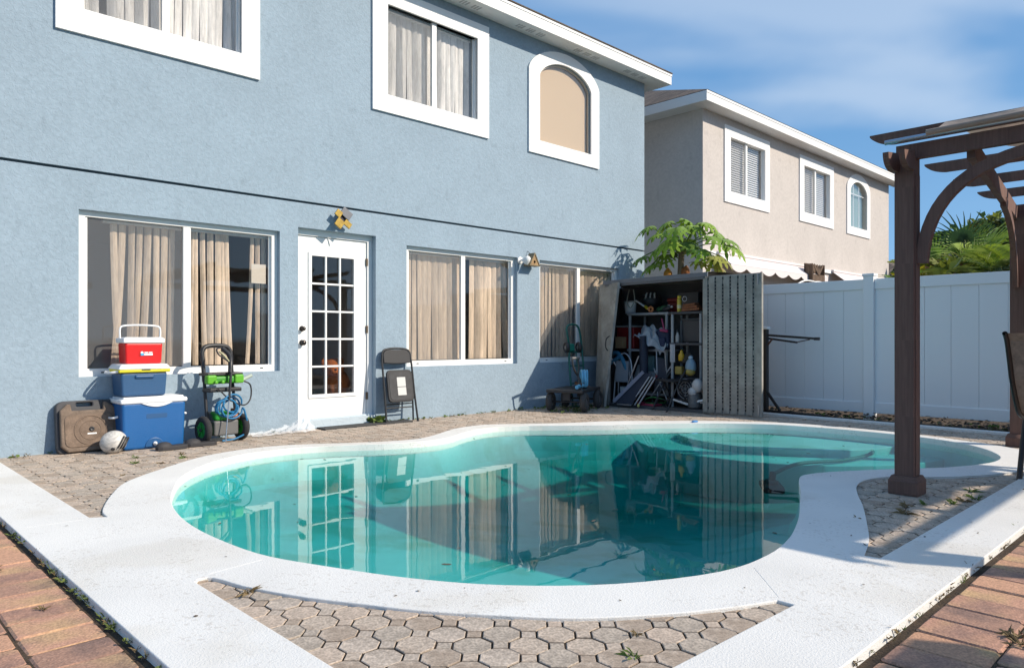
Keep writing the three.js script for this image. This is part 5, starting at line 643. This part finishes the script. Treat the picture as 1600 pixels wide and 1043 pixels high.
// ------------------------------------------------------------------ papaya tree between the houses
const leafMat = (c, t = 0.35) => new THREE.MeshPhysicalMaterial({ color: lin(...c), roughness: 0.92, transmission: t, thickness: 0, side: THREE.DoubleSide });
function palmate(size, lobes, droop, seed) {                  // a deeply lobed papaya leaf, its stalk end at the origin, spreading along +z
  const r = rng(seed), q = [];
  const P = (x, z) => { const d = Math.hypot(x, z) / size; return [x, -droop * d * d * size + 0.03 * Math.sin(x * 30) * size, z]; };
  const tri = (a, b, c) => q.push(...P(...a), ...P(...b), ...P(...c));
  for (let k = 0; k < lobes; k++) {
    const a = (k / (lobes - 1) - 0.5) * 4.4, L = size * (1 - 0.32 * Math.abs(k / (lobes - 1) - 0.5) * 2) * (0.85 + 0.3 * r()), D = (t, w) => [Math.sin(a) * t * L + Math.cos(a) * w * L, Math.cos(a) * t * L - Math.sin(a) * w * L];
    const sp = [[0, 0.03], [0.3, 0.1], [0.5, 0.075], [0.62, 0.17], [0.7, 0.07], [0.84, 0.1], [1, 0.0]];
    for (let i = 0; i + 1 < sp.length; i++) { const [t0, w0] = sp[i], [t1, w1] = sp[i + 1]; for (const s of [-1, 1]) { tri(D(t0, 0), D(t0, s * w0), D(t1, s * w1)); tri(D(t0, 0), D(t1, s * w1), D(t1, 0)); } }
  }
  const g = new THREE.BufferGeometry(); g.setAttribute('position', new THREE.Float32BufferAttribute(q, 3)); g.computeVertexNormals(); return norm(g);
}
{
  const t = thing('papaya_tree', 'papaya tree with lobed green leaves and orange fruit rising behind the shed', 'tree', [10.42, -0.03, 0.82]);
  const mTr = M(lin(0.20, 0.16, 0.11), 0.9, { map: rep(tWear, 0.3) }), greens = [leafMat([0.14, 0.26, 0.008], 0.25), leafMat([0.20, 0.33, 0.012], 0.25), leafMat([0.095, 0.19, 0.008], 0.25), leafMat([0.30, 0.31, 0.03], 0.3)], mSt = M(lin(0.18, 0.24, 0.07), 0.6);
  part('trunk', tube([[0, 0, 0], [0.02, 1.0, 0], [-0.01, 2.0, 0.02], [0.03, 2.5, 0.02]], 0.05, 30, 10), mTr, t);
  const tips = [[-0.28, 2.92, -0.42, 0], [-0.1, 2.98, -0.18, 1], [0.1, 3.0, 0.1, 0], [0.3, 2.98, 0.28, 2], [-0.05, 2.88, 0.35, 1], [0.18, 2.78, 0.6, 0], [0.05, 2.62, 0.86, 0], [-0.45, 2.62, 0.1, 1], [-0.2, 2.7, -0.1, 1], [-0.35, 2.42, -0.5, 2], [-0.3, 2.28, -0.35, 0], [-0.25, 2.44, 0.62, 1], [-0.1, 2.3, 0.42, 3], [0.25, 2.5, -0.45, 2], [-0.1, 2.3, 0.68, 3], [0.4, 2.75, -0.1, 2], [0.05, 2.5, 0.95, 1], [-0.38, 2.83, 0.18, 0], [-0.3, 2.78, -0.25, 1], [-0.18, 2.6, 0.3, 2], [-0.28, 2.55, -0.25, 0], [0.0, 2.92, 0.5, 1], [-0.22, 2.34, 0.85, 3], [-0.1, 2.66, 0.75, 0]];
  tips.forEach(([x, y, z, m], i) => {
    const a = Math.atan2(x, z), g = palmate(0.27 + 0.04 * ((i * 7) % 3), 11, 0.55, 300 + i); const l = part('leaf', [shift(g, x * 0.98, y, z * 0.98, a, 0.25 + (i % 3) * 0.14), tube([[0.02, 2.42 + (i % 4) * 0.03, 0.02], [x * 0.5, (2.45 + y) / 2 + 0.1, z * 0.5], [x, y, z]], 0.009, 10, 5)], greens[m], t); void mSt; l.userData.k = undefined; delete l.userData.k;
  });
  const mOr = M(lin(0.62, 0.25, 0.02), 0.5, { map: rep(tWear, 0.5) }), fr = lathe([[0, -0.1], [0.045, -0.09], [0.075, -0.03], [0.068, 0.03], [0.035, 0.075], [0.012, 0.1], [0, 0.105]], 18);
  part('fruit', shift(fr, -0.1, 2.13, -0.16), mOr, t); part('fruit', shift(fr, 0.02, 2.16, 0.1, 0, 0.2), M(lin(0.26, 0.09, 0.02), 0.6), t); part('fruit', shift(fr, 0.12, 2.15, 0.66, 0, -0.2), M(lin(0.22, 0.11, 0.02), 0.6), t);
  part('fruit', shift(norm(new THREE.SphereGeometry(0.075, 14, 10)).scale(1.3, 0.6, 0.8), -0.02, 2.44, -0.1), leafMat([0.06, 0.1, 0.03], 0), t);
}
// ------------------------------------------------------------------ palms and trees beyond the fence
function fanFrond(len, blades, spread, seed, droop = 0.5) { const r = rng(seed), q = []; for (let k = 0; k < blades; k++) { const a = (k / (blades - 1) - 0.5) * spread, L = len * (0.8 + 0.3 * r()), w = len * 0.042; let prev = null; for (let i = 0; i <= 5; i++) { const t = i / 5, ww = w * (1 - t * 0.95), x = Math.sin(a) * t * L, z = Math.cos(a) * t * L, y = -droop * t * t * t * L + 0.04 * Math.sin(a * 3) * L, c = [x, y, z], s = [Math.cos(a) * ww, 0, -Math.sin(a) * ww], A = [c[0] - s[0], c[1], c[2] - s[2]], B = [c[0] + s[0], c[1] + 0.01, c[2] + s[2]]; if (prev) q.push(...prev[0], ...prev[1], ...A, ...A, ...prev[1], ...B); prev = [A, B]; } } const g = new THREE.BufferGeometry(); g.setAttribute('position', new THREE.Float32BufferAttribute(q, 3)); g.computeVertexNormals(); return norm(g); }
function pinnate(len, n, seed, droop = 0.6) { const r = rng(seed), q = []; for (let k = 2; k < n; k++) for (const s of [-1, 1]) { const t = k / n, z = t * len, y = len * (0.35 * t - droop * t * t), L = len * 0.42 * Math.sin(Math.PI * (0.12 + 0.85 * t)) * (0.85 + 0.3 * r()), dx = s * L * 0.8, dz = L * 0.55, dy = -L * (0.15 + 0.4 * r()); q.push(0, y, z - 0.011, 0, y, z + 0.011, dx * 0.5, y + dy * 0.2, z + dz * 0.5 + 0.012, 0, y, z - 0.011, dx * 0.5, y + dy * 0.2, z + dz * 0.5 + 0.02, dx, y + dy, z + dz); } for (let k = 0; k < 8; k++) { const f = (t) => [0, len * (0.35 * t - droop * t * t), t * len], a = f(k / 8), b = f((k + 1) / 8); q.push(a[0] - 0.012, a[1], a[2], a[0] + 0.012, a[1], a[2], b[0], b[1], b[2]); } const g = new THREE.BufferGeometry(); g.setAttribute('position', new THREE.Float32BufferAttribute(q, 3)); g.computeVertexNormals(); return norm(g); }
const pal = { mid: leafMat([0.13, 0.24, 0.03]), bright: leafMat([0.27, 0.37, 0.03]), dark: leafMat([0.04, 0.09, 0.03]), olive: leafMat([0.22, 0.26, 0.03]), yellow: leafMat([0.36, 0.31, 0.01]), dry: leafMat([0.22, 0.13, 0.07]) };
const mTrunk = M(lin(0.12, 0.10, 0.08), 0.95);
function palm(name, label, pos, h, list, trunk = 0.1) { const t = thing(name, label, 'palm', pos); part('trunk', tube([[0, 0, 0], [0.03, h * 0.5, 0.02], [0, h, 0]], trunk, 12, 8), mTrunk, t); for (const [kind, az, el, len, m, seed, dy = 0] of list) { const g = kind === 'fan' ? fanFrond(len * 0.62, 17, 3.3, seed, 0.22) : pinnate(len, 46, seed, 0.75), st = len * 0.55; let geo; if (kind === 'fan') { const e = [0, st * Math.sin(el), st * Math.cos(el)]; geo = merge([shift(g, 0, e[1], e[2], 0, -el), bar([0, 0, 0], e, 0.012, 0.012, 5)]); } else geo = shift(g, 0, 0, 0, 0, -el); part('frond', shift(geo, 0, h + dy, 0, az), pal[m], t); } return t; }
{ const l = [], r = rng(61); for (let i = 0; i < 22; i++) l.push(['fan', -0.72 + (r() - 0.5) * 3.4 + (i % 5 === 4 ? 2.6 : 0), 0.35 + 1.05 * r(), 0.8 + 0.35 * r(), ['bright', 'mid', 'olive', 'bright', 'dark', 'bright'][i % 6], 500 + i, -0.75 * r()]); palm('fan_palm', 'tall bright green fan palm in the middle of the foliage beyond the fence', [14.6, 0, 3.98], 2.25, l, 0.11); }
{ const l = [], r = rng(62); for (let i = 0; i < 11; i++) l.push(['fan', -0.72 + (r() - 0.5) * 4.5, 0.3 + 1.1 * r(), 0.75 + 0.3 * r(), ['dark', 'mid', 'dark', 'dark'][i % 4], 540 + i, -0.4 * r()]); palm('fan_palm', 'darker fan palm with blue green blades left of the tall one', [16.2, 0, 3.05], 2.15, l, 0.1); }
{ const l = []; for (let i = 0; i < 20; i++) l.push(['pin', i * 2.4, 1.35 - i * 0.03, 0.95 + (i % 4) * 0.12, ['mid', 'bright', 'olive', 'bright'][i % 4], 560 + i, -(i % 3) * 0.25]); palm('feather_palm', 'clumping feather palm with drooping leaves at the right beside the far pergola post', [14.4, 0, 4.68], 1.75, l, 0.06); }
{ const l = []; for (const [az, el, m, k] of [[-2.5, 0.75, 'olive', 0], [-2.2, 0.45, 'olive', 1], [-2.9, 0.2, 'mid', 2], [-1.6, 0.5, 'olive', 3], [-0.4, 0.5, 'mid', 4], [2.4, 0.6, 'dark', 5]]) l.push(['pin', az, el, 1.25, m, 590 + k]); palm('feather_palm', 'yellow green palm whose arching frond droops towards the left pergola post', [14.2, 0, 4.05], 1.85, l, 0.06); }
function bush(name, label, cat, pos, rx, ry, n, leaf, mats, seed, trunkH, group) { const r = rng(seed), t = thing(name, label, cat, pos, 0, group); const by = mats.map(() => []); const clumps = []; for (let i = 0; i < Math.max(6, n / 160); i++) { const a = r() * 6.28, u = Math.sqrt(r()), h = r(); clumps.push([Math.cos(a) * u * rx * (0.55 + 0.45 * Math.sin(h * 3.1)), trunkH + h * ry, Math.sin(a) * u * rx * (0.55 + 0.45 * Math.sin(h * 3.1)), rx * (0.2 + 0.2 * r())]); } for (let i = 0; i < n; i++) { const c = clumps[Math.floor(r() * clumps.length)], a = r() * 6.28, b = Math.acos(2 * r() - 1), d = c[3] * Math.cbrt(0.3 + 0.7 * r()); const g = new THREE.BufferGeometry(), w = leaf * (0.7 + 0.6 * r()); g.setAttribute('position', new THREE.Float32BufferAttribute([0, 0, 0, w * 0.32, w * 0.1, w * 0.5, 0, 0, w, 0, 0, 0, 0, 0, w, -w * 0.32, w * 0.1, w * 0.5], 3)); g.computeVertexNormals(); by[Math.floor(r() * mats.length)].push(shift(norm(g), c[0] + d * Math.sin(b) * Math.cos(a), c[1] + d * Math.cos(b) * 0.8, c[2] + d * Math.sin(b) * Math.sin(a), r() * 6.28, r() * 2 - 1, r() * 2 - 1)); }
  const cr = []; by.forEach((q, i) => { if (q.length) part('crown', merge(q), mats[i], t); }); void cr; const limbs = [tube([[0, 0, 0], [0.05, trunkH * 0.6, 0], [0, trunkH + ry * 0.4, 0]], 0.06 + trunkH * 0.02, 10, 7)]; for (const c of clumps.slice(0, 14)) limbs.push(tube([[0.03, trunkH * 0.7, 0], [c[0] * 0.5, (trunkH * 0.8 + c[1]) / 2, c[2] * 0.5], [c[0], c[1], c[2]]], 0.025, 6, 5)); part('trunk', merge(limbs), mTrunk, t); return t; }
bush('oak_tree', 'dark leafy tree showing at the far left behind the palms', 'tree', [26, 0, 0.4], 1.3, 1.5, 2600, 0.26, [pal.dark, pal.mid], 21, 2.7);
bush('oak_tree', 'dark tree crown standing behind the tall fan palm', 'tree', [24, 0, 2.6], 1.2, 2.2, 3200, 0.24, [pal.dark, pal.olive], 22, 2.2);
bush('oak_tree', 'dark tree crown right of the tall fan palm above the feather palm', 'tree', [25, 0, 3.35], 1.3, 1.9, 3000, 0.24, [pal.dark, pal.mid], 23, 2.5);
bush('oak_tree', 'dark tree standing behind the far pergola post', 'tree', [25, 0, 5.1], 1.6, 2.2, 3000, 0.24, [pal.dark, pal.mid], 24, 1.8);
bush('croton_shrub', 'low yellow and green shrub just above the fence between the palms', 'shrub', [13.4, 0, 3.55], 0.4, 0.7, 900, 0.15, [pal.yellow, pal.mid, pal.yellow], 25, 1.55);
bush('dry_shrub', 'reddish dry fronds at the foot of the palms above the fence', 'shrub', [13.8, 0, 4.05], 0.5, 0.3, 500, 0.3, [pal.dry, pal.olive], 26, 1.75);
{ // grey roofed house far behind, and the hip roof past the beige house
  const mk = (label, x, z, w, d, h, r, mat) => { const o = thing('distant_house', label, 'house', [x, 0, z]); part('wall', box(0, w, 0, h, 0, d), mat, o); const g = new THREE.BufferGeometry(), A = [-0.4, h, -0.4], B = [w + 0.4, h, -0.4], C = [w + 0.4, h, d + 0.4], D = [-0.4, h, d + 0.4], E = [w / 2, h + r, d * 0.35], F = [w / 2, h + r, d * 0.65], q = []; for (const t of [A, B, E, B, C, F, B, F, E, C, D, F, D, A, E, D, E, F]) q.push(...t); g.setAttribute('position', new THREE.Float32BufferAttribute(q, 3)); part('roof', muv(g), mShingle, o); part('fascia', [box(-0.42, w + 0.42, h - 0.1, h + 0.02, -0.43, -0.4), box(-0.43, -0.4, h - 0.1, h + 0.02, -0.4, d + 0.4)], mWhite, o); };
  mk('grey roofed low house seen between the left pergola post and the palms', 33, -9.5, 8, 9, 2.9, 1.6, M(lin(0.34, 0.28, 0.25), 0.9));
  mk('house corner with brown shingle roof just past the beige house', 25.5, -9, 8, 9.2, 2.75, 1.5, M(lin(0.5, 0.4, 0.36), 0.9));
}
// ------------------------------------------------------------------ weeds, grass in the joints, fallen leaves
const mWeed = leafMat([0.13, 0.17, 0.03], 0.3), mDry = leafMat([0.20, 0.14, 0.06], 0.2), mLitter = M(lin(0.06, 0.045, 0.032), 0.95, { side: THREE.DoubleSide }), mLitter2 = M(lin(0.095, 0.07, 0.048), 0.95, { side: THREE.DoubleSide });
function tuft(x, y, z, s, n, r, flat = 0.6) { const l = []; for (let i = 0; i < n; i++) { const g = new THREE.BufferGeometry(), a = r() * 6.28, L = s * (0.5 + 0.7 * r()), e = flat * (0.4 + r()), w = s * 0.09, dx = Math.cos(a), dz = Math.sin(a), m = [dx * L * 0.45, L * 0.5 * (1.3 - e * 0.6), dz * L * 0.45], t = [dx * L * (0.6 + e * 0.4), L * (1.0 - e * 0.7), dz * L * (0.6 + e * 0.4)]; g.setAttribute('position', new THREE.Float32BufferAttribute([-dz * w, 0, dx * w, dz * w, 0, -dx * w, ...m, -dz * w * 0.6 + m[0], m[1], dx * w * 0.6 + m[2], dz * w * 0.9, 0.002, -dx * w * 0.9, ...t], 3)); g.computeVertexNormals(); const q = norm(g); q.translate(x + (r() - 0.5) * s * 0.7, y, z + (r() - 0.5) * s * 0.7); l.push(q); } return l; }
function broad(x, y, z, s, n, r) { const l = []; for (let i = 0; i < n; i++) { const g = new THREE.CircleGeometry(s * (0.25 + 0.25 * r()), 6); g.scale(1, 0.55, 1); g.rotateX(-1.2 + r() * 0.9); l.push(shift(g, x + (r() - 0.5) * s * 1.4, y + r() * s * 0.7, z + (r() - 0.5) * s * 1.2, r() * 6.28)); } return l; }
{ const r = rng(77), green = [], dry = [];
  for (let i = 0; i < 62; i++) { const z = 2.6 + Math.pow(r(), 0.8) * 3.6; (r() < 0.55 ? green : dry).push(...tuft(0.792 + (r() - 0.5) * 0.02, -0.025, z, 0.014 + 0.026 * r(), 6, r)); if (r() < 0.3) green.push(...broad(0.79, -0.02, z, 0.022, 5, r)); }
  for (let i = 0; i < 62; i++) { const x = 2.2 + Math.pow(r(), 1.3) * 3.2; (r() < 0.3 ? green : dry).push(...tuft(x, -0.025, 6.655 + (r() - 0.5) * 0.02, 0.014 + 0.032 * r(), 6, r)); }
  for (const [x, z, s] of [[3.02, 6.95, 0.06], [2.95, 6.98, 0.05], [0.62, 3.6, 0.04], [0.55, 3.3, 0.05], [0.66, 4.3, 0.03]]) dry.push(...tuft(x, -0.03, z, s, 16, r, 1.1));
  const w1 = part('joint_weeds', merge(green), mWeed, scene), w2 = part('dry_joint_weeds', merge(dry), mDry, scene);
  tag(w1, 'green weeds growing in the gap between white concrete and brick paving', 'weeds').userData.kind = 'stuff'; tag(w2, 'dry brown weeds along the brick edge of the white concrete', 'weeds').userData.kind = 'stuff'; }
{ const r = rng(78), a = [], b = [];
  for (let i = 0; i < 70; i++) { const x = 1.3 + r() * 7.4, z = 0.02 + 0.06 * r(); if (x > 4.0 && x < 5.0) continue; (r() < 0.6 ? a : b).push(...tuft(x, G0, z, 0.02 + 0.035 * r(), 5, r)); if (r() < 0.35) a.push(...broad(x, G0, z + 0.02, 0.05, 5, r)); }
  for (let i = 0; i < 90; i++) a.push(...broad(9.55 + r() * 0.35, G0, 2.2 + r() * 4, 0.05, 4, r));
  for (let i = 0; i < 60; i++) a.push(...broad(7.5 + r() * 1.2, G0, 0.1 + 0.75 * r(), 0.05, 3, r));
  for (const [x, z] of [[4.98, 0.05], [5.03, 0.08]]) a.push(...broad(x, 0.0, z, 0.1, 26, r));
  for (const [x, z, s] of [[1.95, 1.1, 0.05], [2.1, 1.25, 0.04], [2.05, 0.8, 0.04], [2.4, 0.9, 0.04], [2.35, 1.1, 0.05], [1.72, 1.6, 0.03], [1.28, 4.72, 0.05], [4.8, 6.05, 0.05], [4.95, 6.1, 0.05], [4.6, 6.1, 0.07], [5.2, 6.25, 0.06], [5.35, 6.28, 0.06], [5.1, 6.22, 0.05], [5.6, 6.2, 0.05], [1.9, 6.15, 0.04], [2.05, 6.05, 0.03], [5.5, 5.75, 0.05], [4.25, 5.95, 0.05]]) ((r() < 0.5) ? a : b).push(...tuft(x, G0, z, s, 14, r, 1.0));
  for (let i = 0; i < 150; i++) { const x = 6.5 + r() * 3.0, z = 0.3 + r() * 5.8; if (inside([x, z], offset(POOL, 0))) continue; b.push(...tuft(x, G0, z, 0.02 + 0.02 * r(), 3, r, 1.1)); }
  tag(part('wall_weeds', merge(a), leafMat([0.11, 0.17, 0.02], 0.3), scene), 'small green weeds along the foot of the blue wall and in the pavers', 'weeds').userData.kind = 'stuff'; tag(part('dry_tufts', merge(b), mDry, scene), 'small dry tufts scattered in the paver joints', 'weeds').userData.kind = 'stuff'; }
{ const r = rng(80), l = [], pts = []; let n = 0; while (n < 46) { const x = 1.7 + r() * 6.4, z = 1.4 + r() * 4.5; if (!inside([x, z], POOL)) continue; n++; const g = new THREE.CircleGeometry(0.008 + 0.02 * r(), 6); g.scale(1, 0.45, 1); l.push(shift(g, x, -0.0555 + 0.001 * r(), z, r() * 6.28, -1.57 + (r() - 0.5) * 0.25)); } void pts;
  tag(part('floating_leaves', merge(l), mLitter2, scene), 'small brown leaves floating on the pool water', 'fallen leaves').userData.kind = 'stuff'; }
{ const r = rng(79), l = [], m = [];
  const put = (q, x, y, z, s) => { const g = new THREE.CircleGeometry(s, 5); g.scale(1, 0.5, 1); q.push(shift(g, x, y, z, r() * 6.28, -1.57 + (r() - 0.5) * 1.6, (r() - 0.5) * 0.8)); };
  for (let i = 0; i < 1300; i++) put(r() < 0.6 ? l : m, 9.45 + r() * 0.5 + (r() - 0.5) * 0.1, 0.0 + r() * r() * 0.09, 1.8 + r() * 4.6, 0.014 + 0.024 * r());
  for (let i = 0; i < 110; i++) { const x = 0.85 + r() * 5, z = 2.2 + r() * 4.4; if (inside([x, z], POOL) || inside([x, z], FRONT) || inside([x, z], NOTCH) || inside([x, z], BACK) || z > 6.62) continue; put(r() < 0.5 ? l : m, x, 0.004, z, 0.004 + 0.008 * r()); }
  for (let i = 0; i < 420; i++) { const x = 1.2 + r() * 8, z = 0.1 + r() * 2.4; if (inside([x, z], POOL)) continue; put(m, x, G0 + 0.004, z, 0.006 + 0.008 * r()); }
  tag(part('leaf_litter', merge(l), mLitter, scene), 'dark fallen leaves piled along the foot of the white fence', 'fallen leaves').userData.kind = 'stuff'; tag(part('brown_leaf_litter', merge(m), mLitter2, scene), 'brown leaf bits among the litter by the fence and on the pavers', 'fallen leaves').userData.kind = 'stuff'; }
// ------------------------------------------------------------------ repeats share a group
const GROUPS = { cooler: 'coolers stacked by the wall', vertical_blind: 'vertical blinds in the windows of the blue house', slatted_blind: 'slatted blinds in the beige house', scalloped_awning: 'awnings on the beige house', sandal: 'pair of black sandals', shelving_unit: 'shelving units in the shed', oak_tree: 'trees beyond the fence', fan_palm: 'palms beyond the fence', feather_palm: 'palms beyond the fence', pool_noodle: 'foam noodles in the shed', distant_house: 'houses far behind the fence', rubbish_bag: 'bags in the shed' };
for (const o of scene.children) { const g = GROUPS[o.name.replace(/_\d{3}$/, '')]; if (g && o.userData.category) o.userData.group = g; }
renderer.render(scene, camera);
